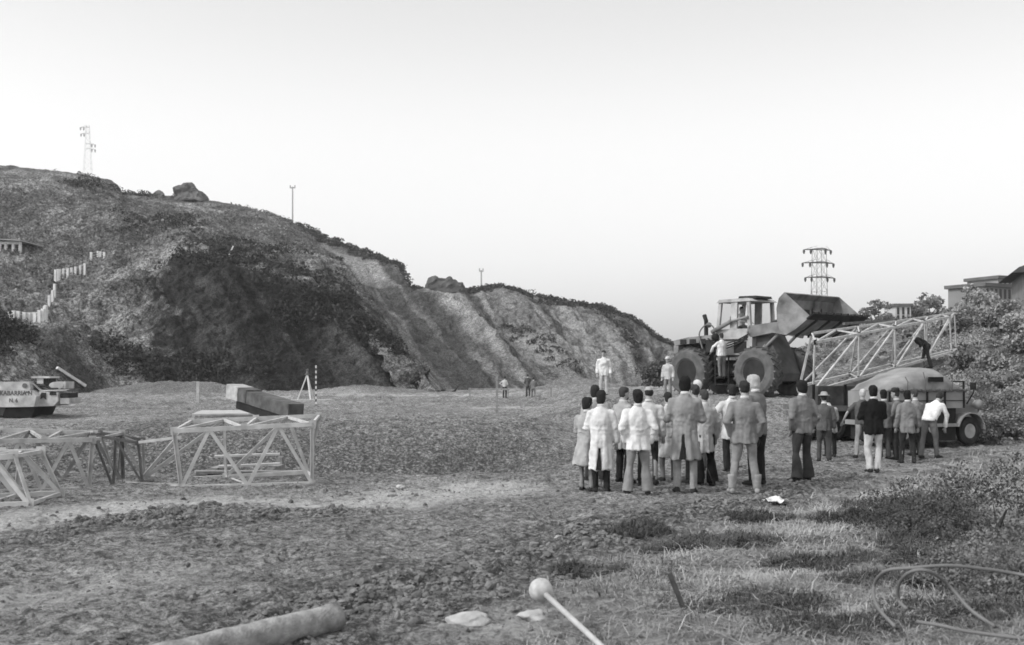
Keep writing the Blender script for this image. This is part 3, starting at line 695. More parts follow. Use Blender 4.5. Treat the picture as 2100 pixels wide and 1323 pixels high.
def loader():
    cx, cy = 9.15, 41.0; z0 = gz(cx, cy)
    t = thing('wheel_loader', 'big wheel loader with a cab and its bucket raised high', 'loader', (cx, cy, z0), R(-50))
    cabm = mat('cab_paint', .36, .6, .35, 2.2, .004); body = mat('loader_paint', .18, .6, .45, 1.6, .004); bd = mat('loader_dark', .03, .7, .4, 3); tyr = mat('tyre_rubber', .11, .9, .3, 4, .01); rimm = mat('rim_grey', .03, .6, .3, 4); buck = mat('bucket_steel', .19, .8, .6, 1.6, .02, 0, .2)
    for x in (-1.65, 1.65):
        for y in (-1.1, 1.1): wheel(t, x, y, .95, .62, tyr, rimm, 1 if y > 0 else -1)
    # engine housing at the rear: hood, grille, side posts, dark engine in the open bay
    b = B(); extrude_poly(b, [(-2.72, 2.06), (-2.78, 2.26), (-2.0, 2.38), (-.6, 2.46), (-.6, 2.2)], -.85, .85); link('hood', b, body, t, bevel=.02)
    b = B(); box(b, -2.76, -2.5, -.86, .86, 1.15, 2.055); gr = link('grille', b, body, t, bevel=.02)
    b = B(); [box(b, -2.79, -2.765, -.7, .7, 1.25+k*.11, 1.31+k*.11) for k in range(7)]; link('grille_slats', b, bd, gr)
    b = B(); box(b, -2.45, -.7, -.55, .55, 1.2, 2.1); ball(b, (-2.1, -.6, 1.75), .25); ball(b, (-1.9, -.6, 1.6), .3); box(b, -1.6, -1.1, -.72, -.5, 1.3, 1.9); tube(b, [V3((-2.4, -.65, 1.9)), V3((-2.0, -.7, 1.98)), V3((-1.5, -.68, 1.85))], .07); link('engine', b, bd, t)
    b = B(); box(b, -2.5, -.6, -.75, .75, .75, 1.15); box(b, -.6, .5, -.45, .45, .8, 1.3); link('rear_frame', b, bd, t)
    b = B(); tube(b, [V3((-1.5, -.3, 2.4)), V3((-1.5, -.3, 3.05)), V3((-1.6, -.3, 3.3))], .085); link('exhaust_pipe', b, bd, t)
    b = B(); tube(b, catmull([V3((-1.2, -.9, 1.9)), V3((-1.35, -.92, 2.5)), V3((-1.0, -.92, 2.85)), V3((-.6, -.92, 2.7)), V3((-.6, -.92, 2.0))], 6), .03, 6); link('handrail', b, body, t)
    b = B(); ball(b, (-.95, -.8, 2.85), .11); link('work_lamp', b, body, t)
    b = B(); box(b, -1.05, -.62, -.88, -.6, 1.75, 2.25); ball(b, (-.55, -.9, 2.35), .16); link('air_cleaner', b, bd, t)
    b = B(); [tube(b, catmull([V3((-.9+k*.1, -.93, 2.3-k*.05)), V3((-.3, -.98, 2.05-k*.1)), V3((.5, -.9, 2.2-k*.08)), V3((1.1, -.75, 2.5-k*.05))], 6), .028, 6) for k in range(3)]; link('hydraulic_hoses', b, bd, t)
    b = B(); [box(b, x, x+.32, -.872, -.852, 2.1, 2.3) for x in (-2.4, -1.9, -1.4)]; link('hood_louvres', b, bd, t)
    b = B(); box(b, -.7, .95, -.84, -.803, 1.55, 1.63); box(b, -.7, .95, -.84, -.803, 2.2, 2.25); box(b, .3, .9, -.82, -.803, 1.7, 2.15); link('side_panel_trim', b, bd, t)
    # cab
    b = B(); extrude_poly(b, [(-.75, 1.5), (-.75, 2.62), (-.55, 2.72), (.75, 2.72), (1.0, 2.35), (1.0, 1.5)], -.8, .8); cab = link('cab_base', b, cabm, t, bevel=.02); cab.location = (.16, 0, -.07)
    b = B(); extrude_poly(b, [(-.7, 3.78), (-.55, 3.9), (.8, 3.9), (1.0, 3.78)], -.85, .85); link('cab_roof', b, cabm, cab, bevel=.02)
    b = B(); extrude_poly(b, [(.1, 3.905), (.15, 4.02), (.95, 4.0), (1.0, 3.905)], -.5, .5); link('roof_hatch', b, bd, cab)
    for (xb, xt, y) in ((-.68, -.55, -.75), (-.68, -.55, .75), (.86, .80, -.75), (.86, .80, .75), (.12, .15, -.76), (.12, .15, .76)):
        b = B(); bar(b, V3((xb, y, 2.7)), V3((xt, y, 3.8)), .14 if abs(xb) > .2 else .30, .1); link('pillar', b, cabm, cab)
    gl = bpy.data.materials.new('cab_glass'); gl.use_nodes = True; p = gl.node_tree.nodes['Principled BSDF']; p.inputs['Transmission Weight'].default_value = 1; p.inputs['Roughness'].default_value = .02; p.inputs['IOR'].default_value = 1.02
    b = B(); box(b, -.6, -.59, -.7, .7, 2.74, 3.76); box(b, .84, .85, -.7, .7, 2.74, 3.76); link('window_glass', b, gl, cab)
    b = B(); box(b, -.35, .1, -.3, .3, 2.5, 2.85); box(b, -.45, -.3, -.3, .3, 2.8, 3.25); link('driver_seat', b, bd, cab)
    # steps, fenders, cylinders
    b = B(); [box(b, -.35, .25, -1.15, -.8, z, z+.05) for z in (.45, .85, 1.25)]; [box(b, x, x+.05, -1.13, -1.08, .4, 1.6) for x in (-.4, .25)]; link('step_ladder', b, bd, t)
    for y in ():
        b = B(); pr = [(1.65+1.12*math.cos(a), .95+1.12*math.sin(a)) for a in np.linspace(R(35), R(150), 8)]; pi = [(1.65+1.06*math.cos(a), .95+1.06*math.sin(a)) for a in np.linspace(R(150), R(35), 8)]
        extrude_poly(b, pr+pi, min(y*.8, y*1.3), max(y*.8, y*1.3)); link('fender', b, body, t)
    b = B(); extrude_poly(b, [(.5, .8), (.4, 1.6), (1.0, 2.7), (1.5, 2.75), (2.1, 1.7), (2.4, .9), (2.3, .6), (.7, .6)], -.55, .55); link('front_frame', b, mat('loader_mid', .09, .7, .4, 2), t, bevel=.02)
    for y in (-.72, .72):
        b = B(); extrude_poly(b, [(.9, 2.45), (1.0, 2.75), (2.2, 2.85), (3.1, 2.65), (3.45, 2.45), (3.35, 2.2), (2.9, 2.3), (2.1, 2.45), (1.1, 2.3)], y-.08, y+.08); link('lift_arm', b, body if y < 0 else bd, t, bevel=.015)
        b = B(); tube(b, [V3((.9, y*.85, 1.3)), V3((1.7, y*.85, 1.95))], .11); tube(b, [V3((1.7, y*.85, 1.95)), V3((2.35, y*.85, 2.5))], .06); link('lift_cylinder', b, body, t)
    b = B(); tube(b, [V3((-.7, -.92, 2.55)), V3((.25, -.92, 2.95))], .085); tube(b, [V3((.25, -.92, 2.95)), V3((1.0, -.85, 3.1))], .05); link('hydraulic_cylinder', b, body, t)
    b = B(); tube(b, [V3((1.2, 0, 2.7)), V3((2.6, 0, 3.2))], .1); box(b, 2.5, 3.1, -.15, .15, 2.6, 3.3); link('tilt_linkage', b, bd, t)
    # bucket : curved shell, side plates, cutting edge with teeth
    hw = 1.75; prof = [(3.32, 3.86), (3.08, 3.66), (2.98, 3.3), (3.0, 2.85), (3.1, 2.5), (3.38, 2.3), (3.8, 2.5), (4.42, 2.93)]
    inner = []
    for i, (x, z) in enumerate(prof):
        a, c = prof[max(i-1, 0)], prof[min(i+1, len(prof)-1)]; d = V3((c[0]-a[0], 0, c[1]-a[1])).normalized(); nx, nz = -d.z, d.x
        inner.append((x+nx*.05, z+nz*.05))
    b = B(); extrude_poly(b, prof+inner[::-1], -hw, hw); bk = link('bucket', b, buck, t)
    for y in (-hw-.03, hw+.001):
        b = B(); extrude_poly(b, prof, y, y+.03); link('side_plate', b, buck, bk)
    b = B(); extrude_poly(b, [(4.3, 2.82), (4.55, 3.02), (4.53, 3.06), (4.26, 2.875)], -hw-.05, hw+.05); link('cutting_edge', b, bd, bk)
    b = B(); [extrude_poly(b, [(2.9, 2.5), (2.97, 3.4), (3.05, 3.4), (3.2, 2.45)], y-.03, y+.03) for y in (-1.0, -.4, .4, 1.0)]; [extrude_poly(b, [(3.4, 2.22), (3.4, 2.3), (4.3, 2.84), (4.32, 2.78)], y-.05, y+.05) for y in (-1.2, -.4, .4, 1.2)]; link('bucket_ribs', b, bd, bk)
    for y in np.linspace(-hw+.1, hw-.1, 8): b = B(); box(b, 4.5, 4.68, y-.06, y+.06, 3.02, 3.09); link('bucket_tooth', b, bd, bk)
    return t
LD = loader()
bpy.context.view_layer.update()
def onloader(v): return LD.matrix_world @ V3(v)

# ------------------------------------------------------------------ canvas-topped lorry and trailer
def lorry():
    g = P(1868, 925, 26.6); z0 = gz(g.x, g.y)
    t = thing('canvas_lorry', 'old small lorry with a pale rounded canvas hood and a slit window', 'lorry', (g.x, g.y, z0), R(16))
    t.scale = (.88, 1, 1); canvas = mat('pale_canvas', .22, .9, .35, 1.8, .02, bscale=3); pb = mat('lorry_side', .22, .7, .2, 2); bd = mat('lorry_dark', .02, .7, .4, 3); tyr = mat('lorry_tyre', .03, .9, .3, 4, .01); rimm = mat('lorry_rim', .3, .6, .3, 4)
    wheel(t, 1.32, -.72, .36, .2, tyr, rimm, -1, False); wheel(t, 1.32, .72, .36, .2, tyr, rimm, 1, False); wheel(t, -.9, -.72, .36, .2, tyr, rimm, -1, False); wheel(t, -.9, .72, .36, .2, tyr, rimm, 1, False)
    b = B(); rings = []
    for x, zt, hw in ((-1.45, 1.45, .80), (-1.2, 1.60, .84), (-.6, 1.82, .86), (-.1, 1.97, .86), (.35, 1.96, .86), (.8, 1.66, .86), (1.15, 1.42, .82)):
        zc = 1.38; rr = []
        rings.append((x, zt, hw))
    vs = []; n = 15
    for x, zt, hw in rings:
        row = []
        for k in range(n):
            a = math.pi*k/(n-1); e = .62
            yy = -hw*math.copysign(abs(math.cos(a))**e, math.cos(a)); zz = 1.38+(zt-1.38)*abs(math.sin(a))**e
            row.append(b.verts.new((x, yy, zz)))
        vs.append(row)
    for r0, r1 in zip(vs[:-1], vs[1:]):
        for k in range(n-1): b.faces.new([r0[k], r0[k+1], r1[k+1], r1[k]])
    for r_ in (vs[0], vs[-1]): b.faces.new(r_)
    b.faces.new([r_[0] for r_ in vs] + [r_[-1] for r_ in vs[::-1]])
    bmesh.ops.subdivide_edges(b, edges=b.edges[:], cuts=2, use_grid_fill=True)
    for v in b.verts: v.co += Vector((0, 1, .6))*(.06*mnoise.noise(v.co*2.6)+.035*abs(math.cos(v.co.x*5.2))**6)
    hood = link('canvas_hood', b, canvas, t, smooth=True)
    b = B(); box(b, -.15, .33, -.885, -.84, 1.62, 1.74); link('slit_window', b, bd, hood)
    for xs in (-.9, -.3, .6): b = B(); tube(b, [V3((xs, -.90, 1.38)), V3((xs+.02, -.905, 1.62)), V3((xs+.02, -.80, 1.86 if xs > -.8 else 1.74))], .012, 6); link('canvas_strap', b, mat('rope_dark', .1, .9), hood)
    b = B(); [ball(b, (x, -.87, 1.40+.012*math.sin(x*9)), .045, 6, 1.8, .5, .8) for x in np.linspace(-1.2, 1.1, 16)]; link('hood_lashings', b, mat('rope_dark', .1, .9), hood)
    b = B(); box(b, -1.5, 1.12, -.82, .82, .95, 1.375); sb = link('side_board', b, pb, t, bevel=.02)
    b = B(); [box(b, x, x+.05, -.85, -.822, .95, 1.37) for x in (-1.45, -.8, -.2, .4, 1.05)]; box(b, -1.5, 1.12, -.835, -.822, 1.13, 1.15); link('board_battens', b, bd, sb)
    b = B(); box(b, -1.5, .85, -.78, .7, .12, .945); box(b, -1.5, 1.75, -.35, .35, .42, .6); link('chassis_shade_skirt', b, bd, t)  # chassis; its low dark box stands in for shade under the lorry
    b = B(); extrude_poly(b, [(1.14, .6), (1.14, 1.22), (1.3, 1.2), (1.85, 1.08), (1.95, .95), (1.95, .6)], -.42, .42); link('bonnet', b, pb, t, bevel=.03)
    b = B(); [box(b, 1.17, 1.21, y-.02, y+.02, 1.22, 1.62) for y in (-.7, 0, .7)]; box(b, 1.17, 1.21, -.72, .72, 1.60, 1.64); link('windscreen_frame', b, bd, t)
    for y in (-.72, .72):
        b = B(); pr = [(1.32+.48*math.cos(a), .36+.48*math.sin(a)) for a in np.linspace(R(5), R(165), 10)]; pi = [(1.32+.45*math.cos(a), .36+.45*math.sin(a)) for a in np.linspace(R(165), R(5), 10)]; extrude_poly(b, pr+pi, y-.16, y+.16); link('mudguard', b, pb, t)
    for y in (-.6, .6):
        b = B(); tube(b, [V3((1.62, y, 1.02)), V3((1.72, y, 1.03)), V3((1.86, y, 1.03))], [.05, .12, .13]); h = link('headlamp', b, pb, t, smooth=True)
        b = B(); tube(b, [V3((1.861, y, 1.03)), V3((1.875, y, 1.03))], .115); link('lamp_glass', b, bd, h)
    b = B(); tube(b, [V3((1.2, -.8, 1.05)), V3((1.25, -1.0, 1.35)), V3((1.25, -1.02, 1.5))], .02, 6); box(b, 1.2, 1.24, -1.1, -.92, 1.42, 1.6); link('wing_mirror', b, bd, t)
    b = B(); box(b, -1.62, -1.52, -.8, .8, .5, .62); box(b, -1.2, .9, -.85, -.75, .48, .56); link('bumper', b, pb, t)
lorry()
def trailer():
    g = P(1765, 900, 28.6); z0 = gz(g.x, g.y); t = thing('flatbed_trailer', 'dark flatbed trailer standing behind the onlookers beside the lorry', 'trailer', (g.x, g.y, z0), R(8))
    bd = mat('trailer_dark', .012, .8, .4, 3); tyr = mat('lorry_tyre', .03)
    b = B(); box(b, -1.9, 1.7, -.9, .9, .78, .92); link('deck', b, mat('deck_wood', .12, .9, .3, 5), t, bevel=.01)
    b = B(); box(b, -1.8, 1.6, -.86, .6, .10, .777); link('chassis_shade_skirt', b, bd, t)  # frame carried down as a black skirt for the shade beneath the deck
    for x in (-1.2, 1.0):
        for y in (-.78, .78): wheel(t, x, y, .36, .22, tyr, bd, -1 if y < 0 else 1, False)
    for x in (-1.8, -.9, 0, .9): b = B(); box(b, x, x+.06, -.88, -.82, .93, 1.5); link('stake', b, bd, t)
    b = B(); box(b, -1.6, -.1, -.75, .5, .925, 1.45); ball(b, (.5, -.2, 1.2), .35, 12, 1.4, 1, .8); link('load', b, mat('load_dark', .06, .8, .5, 3, .02), t)
trailer()

# ------------------------------------------------------------------ people
def remeshed(name, bm, m, parent, vox, sm_it=3, wr=0, wf=6):
    bmesh.ops.recalc_face_normals(bm, faces=bm.faces)
    me = bpy.data.meshes.new('tmp'); bm.to_mesh(me); bm.free()
    o = bpy.data.objects.new('tmp', me); C.objects.link(o)
    a = o.modifiers.new('r', 'REMESH'); a.mode = 'VOXEL'; a.voxel_size = vox
    if sm_it: s = o.modifiers.new('s', 'SMOOTH'); s.iterations = sm_it; s.factor = .5
    d = bpy.context.evaluated_depsgraph_get(); e = o.evaluated_get(d); nm = bpy.data.meshes.new_from_object(e)
    bpy.data.objects.remove(o)
    n = len(nm.vertices); co = np.empty(n*3); nm.vertices.foreach_get('co', co); co = co.reshape(-1, 3)
    if wr:
        no = np.empty(n*3); nm.vertices.foreach_get('normal', no); no = no.reshape(-1, 3); sd = random.random()*50
        d_ = fbm(co[:, 0]*wf+sd, co[:, 1]*wf, co[:, 2]*wf*.55, o=3)
        an = np.arctan2(co[:, 1], co[:, 0]); low = np.clip((1.15-co[:, 2])/.6, 0, 1)
        d_ = d_ + (1.6*low*vn(np.cos(an)*3.1+sd, np.sin(an)*3.1, co[:, 2]*.9) if wr > .011 else 0) - 1.1*np.clip(np.abs(fbm(co[:, 0]*9+sd, co[:, 1]*9, co[:, 2]*14, o=2))-.05, 0, .3)*(np.exp(-((co[:, 2]-1.12)/.12)**2)+.4)
        co = co+no*(d_*wr)[:, None]; nm.vertices.foreach_set('co', co.ravel())
    nm.polygons.foreach_set('use_smooth', [True]*len(nm.polygons)); nm.materials.clear(); nm.materials.append(m); nm.update()
    o = bpy.data.objects.new(name, nm); C.objects.link(o); o.parent = parent; return o
ARMS = {'down': ((.262, -.03, 1.13), (.262, .07, .86)), 'pocket': ((.275, -.09, 1.13), (.20, .05, .90)), 'fold': ((.265, .03, 1.12), (.02, .22, 1.14)), 'behind': ((.29, -.10, 1.14), (.06, -.19, .98)),
        'hip': ((.42, -.06, 1.19), (.21, .0, 1.04)), 'forward': ((.25, .14, 1.16), (.18, .38, 1.12)), 'point': ((.30, .24, 1.34), (.30, .50, 1.38)), 'side': ((.38, .0, 1.16), (.48, .08, .93)), 'bend': ((.25, .10, 1.13), (.12, .30, 1.05)), 'reach': ((.26, .2, 1.25), (.2, .42, 1.05)), 'low': ((.3, .1, 1.12), (.33, .2, .85))}
def cloth(v): return mat('cloth_%03d' % int(v*1000), v, .9, .22, 7, .006, bscale=30)
def person(label, px, feet=None, top=None, rot=0, pos=None, H=None, arms=('down', 'down'), jacket=.3, hem=.80, flare=0, trousers=.1, bell=0, hair=.03, hairtype='short', hat=None, slit=False, shoe=.03, stance=.12, step=0., bend=0, skinv=.34, group=None, shirt=False, boots=False, turn=0, extra=None, sit=False, belt=False):
    if pos is None:
        g = gp(px, feet)
        if top is not None: H = (feet-top)*g.y/F+ (0)
    else: g = V3(pos)
    S = H/1.75*1.0; S = S*.985
    if not sit and bend == 0: bend = random.uniform(0, 6)
    turn = turn + random.uniform(-22, 22)
    t = thing('person', label, 'person', g, R(rot), group); t.scale = (S, S, S)
    hipc = V3((0, 0, .95)); Rb = Matrix.Rotation(-R(bend), 3, 'X')
    def U(p): p = Vector(p); return (Rb @ (p-hipc))+hipc if p.z > .9 else p
    def UV(v): return Rb @ Vector(v)
    def ring(z, rx, ry, y=0, x=0):
        c = V3((x, y, z)); k = max(0, min(1, (z-.85)/.2)) ; Rk = Matrix.Rotation(-R(bend)*k, 3, 'X')
        return ((Rk @ (c-hipc))+hipc, Rk @ V3((rx, 0, 0)), Rk @ V3((0, ry, 0)))
    legs = []
    for s in (-1, 1):
        ft = s*step/2
        if sit: legs.append([V3((s*.09, 0, .92)), V3((s*.12, .42, .90)), V3((s*.12, .45, .45))])
        else:
            kn = V3((s*(.09+stance*.25), ft*.55+.03, .50)); legs.append([V3((s*.085, 0, .92)), kn, V3((s*stance, ft, .09))])
    # trousers
    b = B()
    ball(b, (0, .01, .94), .155, 14, 1.02, .70, .85)
    for h, k, a in legs:
        r_ = (.098, .088, .066, .058+bell*.5, .062+bell)
        m1 = k.lerp(a, .35)
        tube(b, [h+V3((0, 0, .03)), h.lerp(k, .5), k, m1, a+V3((0, 0, -.02)) if not sit else a], [r_[0], r_[1], r_[2], max(r_[2]*.97, r_[3]), r_[4]], 12); ball(b, k, r_[2], 10); ball(b, h, r_[0], 10)
    remeshed('trousers', b, cloth(trousers), t, .017, 3, .016, 9)
    # shoes
    for (h, k, a), s in zip(legs, (-1, 1)):
        b = B(); yaw = s*.18; c, sn = math.cos(yaw), math.sin(yaw)
        base = a.copy(); base.z -= .09
        fw = V3((sn, c, 0)); sd = V3((c, -sn, 0))
        zz = V3((0, 0, 1))
        loft(b, [(base+fw*(-.07)+zz*.04, sd*.03, zz*.035), (base+fw*-.04+zz*.05, sd*.043, zz*.05), (base+fw*.04+zz*.05, sd*.045, zz*.05), (base+fw*.13+zz*.035, sd*.05, zz*.034), (base+fw*.19+zz*.028, sd*.035, zz*.022)], 12)
        if boots: tube(b, [base+zz*.05, base+zz*.16, base+zz*.30], [.05, .058, .070])
        ball(b, base+zz*.07, .05, 10)
        remeshed('boot' if boots else 'shoe', b, cloth(shoe), t, .012, 2)
    # body : head, neck, torso, arms, hands, lower legs in one surface
    b = B(); tilt = Matrix.Rotation(R(turn), 3, 'Z')
    hc = U((0, .015, 1.655)); Hd = Rb @ tilt
    def hp(x, y, z): return hc + Hd @ V3((x, y, z))
    hU, hV, hW = Hd @ V3((1, 0, 0)), Hd @ V3((0, 1, 0)), Hd @ V3((0, 0, 1))
    loft(b, [(hp(0, .03, -.115), hU*.03, hV*.03), (hp(0, .022, -.095), hU*.048, hV*.058), (hp(0, .012, -.05), hU*.064, hV*.082), (hp(0, .0, .0), hU*.074, hV*.094), (hp(0, -.006, .045), hU*.074, hV*.096), (hp(0, -.008, .085), hU*.058, hV*.075), (hp(0, -.008, .108), hU*.03, hV*.04)], 16)
    loft(b, [(hp(0, .105, -.035), hU*.017, hW*.01), (hp(0, .09, -.02), hU*.014, hW*.018), (hp(0, .07, .012), hU*.008, hW*.02)], 8)   # nose
    for s in (-1, 1): ball(b, hp(s*.076, -.005, -.005), .026, 8, .35, .7, 1.1)
    for s in (-1, 1): ball(b, hp(s*.03, .078, .022), .018, 8, 1.2, .6, .5)
    ball(b, hp(0, .083, -.062), .022, 8, 1.1, .5, .35)
    tube(b, [U((0, -.01, 1.42)), U((0, -.005, 1.50)), hp(0, -.015, -.07)], [.075, .058, .056], 12)
    loft(b, [ring(.9, .13, .09), ring(1.1, .125, .085), ring(1.3, .16, .10), ring(1.42, .13, .08)], 14)
    armpts = []
    for s, nm in zip((-1, 1), arms):
        e, w_ = ARMS[nm]; sh = U((s*.185, -.005, 1.385)); el = U((s*e[0], e[1], e[2])); wr = U((s*w_[0], w_[1], w_[2])); armpts.append((sh, el, wr, s))
        tube(b, [sh, el, wr], [.04, .036, .026], 10); ball(b, el, .036, 8)
        d = (wr-el).normalized(); d2 = (d+V3((0, 0, -.35))).normalized(); side = d2.cross(V3((0, 1, .2))).normalized(); nn = side.cross(d2)
        palm = wr+d2*.045
        loft(b, [(wr, side*.026, nn*.018), (wr+d2*.04, side*.036, nn*.016), (wr+d2*.085, side*.038, nn*.014)], 10)
        for k, (o_, L_) in enumerate(((-.028, .062), (-.0095, .075), (.0095, .07), (.028, .055))):
            p0 = wr+d2*.075+side*o_; p1 = p0+d2*L_*.55+nn*.008; p2 = p1+d2*L_*.4+nn*.024; tube(b, [p0, p1, p2], [.0098, .0092, .008], 6)
        p0 = wr+d2*.03-side*.03*s; p1 = p0-side*.028*s+d2*.02; p2 = p1+d2*.03+nn*.01; tube(b, [p0, p1, p2], [.0115, .0105, .009], 6)
    for h, k, a in legs: tube(b, [h, k, a], [.05, .04, .035], 8)
    ball(b, (0, 0, .93), .1, 10)
    remeshed('body', b, mat('skin_%02d' % int(skinv*100), skinv, .6, .08, 6), t, .0105, 1)
    b = B(); [ball(b, hp(s*.03, .088, .012), .011, 8) for s in (-1, 1)]; link('eyes', b, cloth(.02), t, smooth=True)
    # hair
    if hairtype != 'none':
        b = B()
        if hairtype == 'bald':
            loft(b, [(hp(0, -.03, -.06), hU*.055, hV*.055), (hp(0, -.02, -.02), hU*.082, hV*.082), (hp(0, -.022, .03), hU*.081, hV*.082), (hp(0, -.03, .05), hU*.068, hV*.075)], 16)
        else:
            L_ = {'short': -.075, 'full': -.115, 'long': -.17}[hairtype]; k = {'short': .97, 'full': 1.02, 'long': 1.06}[hairtype]
            loft(b, [(hp(0, -.035, L_), hU*.05*k, hV*.05*k), (hp(0, -.025, L_+.04), hU*.078*k, hV*.075*k), (hp(0, -.014, .0), hU*.086*k, hV*.092*k), (hp(0, -.008, .05), hU*.086*k, hV*.105*k), (hp(0, -.006, .095), hU*.07*k, hV*.088*k), (hp(0, -.005, .125), hU*.04*k, hV*.05*k)], 16)
            ball(b, hp(0, .045, .085), .05, 10, 1.2, .9, .7)
        remeshed('hair', b, cloth(hair), t, .011, 2, .014, 20)
    if extra == 'beard':
        b = B(); ball(b, hp(0, .055, -.085), .05, 10, 1.0, .8, .8); remeshed('beard', b, cloth(hair), t, .011, 1, .004, 26)
    if hat:
        b = B(); br = .15 if hat == 'brim' else .11
        z = .055; f = .03 if hat == 'cap' else 0
        loft(b, [(hp(0, f, z-.005), hU*(br if hat == 'brim' else .092), hV*br), (hp(0, f, z+.012), hU*(br-.01 if hat == 'brim' else .09), hV*(br-.01)), (hp(0, -.005, z+.018), hU*.093, hV*.106), (hp(0, -.008, z+.075), hU*.082, hV*.095), (hp(0, -.01, z+.1), hU*.05, hV*.06)], 18)
        link('hat', b, cloth({'brim': .30, 'white': .62, 'cap_dark': .04}[hat]), t, smooth=True)
    # jacket / coat / shirt
    b = B(); lo = hem
    rings = [ring(lo, .185+flare, .142+flare*.85)]
    if lo < .75: rings.append(ring((lo+.98)/2, .184+flare*.45, .138+flare*.4))
    rings += [ring(.90 if lo < .9 else lo+.03, .188, .142), ring(1.08, .192, .134), ring(1.26, .212, .140), ring(1.375, .212, .122), ring(1.435, .15, .10), ring(1.465, .105, .088), ring(1.505, .074, .074)]
    loft(b, rings, 20)
    for sh, el, wr, s in armpts:
        k = .9 if shirt else 1.0
        end = el.lerp(wr, .98)
        if shirt == 'short': end = None
        pts = [sh+V3((-s*.03, 0, .0)), sh, el] + ([end] if end is not None else [])
        if end is None: pts[2] = sh.lerp(el, .75); el = pts[2]
        pts = [U((s*.11, -.005, 1.41))] + pts; tube(b, pts, [.06*k, .072*k, .075*k, .068*k] + ([.054*k] if end is not None else []), 12); ball(b, sh, .070*k, 12); ball(b, el, .066*k, 10)
    if not shirt:
        loft(b, [ring(1.45, .10, .092), ring(1.505, .080, .080, -.005)], 14)  # collar
    if not shirt: cb = B(); tube(cb, [U((0, -.012, 1.485)), U((0, -.008, 1.535))], [.072, .066], 14); link('shirt_collar', cb, cloth(.5), t, smooth=True)
    o = remeshed('coat' if lo < .7 else ('shirt' if shirt else 'jacket'), b, cloth(jacket), t, .0155, 5, .028 if not shirt else .018, 8)
    if slit:
        me = o.data
        for v in me.vertices:
            c = v.co
            if c.y < 0 and c.z < slit and abs(c.x+.03) < .012+.05*(slit-c.z): c.y *= .15; 
        me.update()
        b = B(); ht = slit-lo; yb = .150+flare*.85
        vs_ = [b.verts.new(q) for q in ((-.035, -.147-flare*.2, slit-.02), (-.085-.03*ht, -yb-.006, lo+.012), (-.005+.02*ht, -yb-.006, lo+.012), (-.035, -.02, slit-.02), (-.06, -.02, lo+.012), (.0, -.02, lo+.012))]
        [b.faces.new([vs_[i] for i in f_]) for f_ in ((0, 1, 2), (3, 5, 4), (0, 3, 4, 1), (1, 4, 5, 2), (2, 5, 3, 0))]; link('slit_dark_wedge', b, cloth(.02), o)  # dark wedge set in place of the open slit
    return t
GC = 'onlookers in the main crowd'; GL = 'onlookers beside the lorry'; GF = 'workers far out on the field'
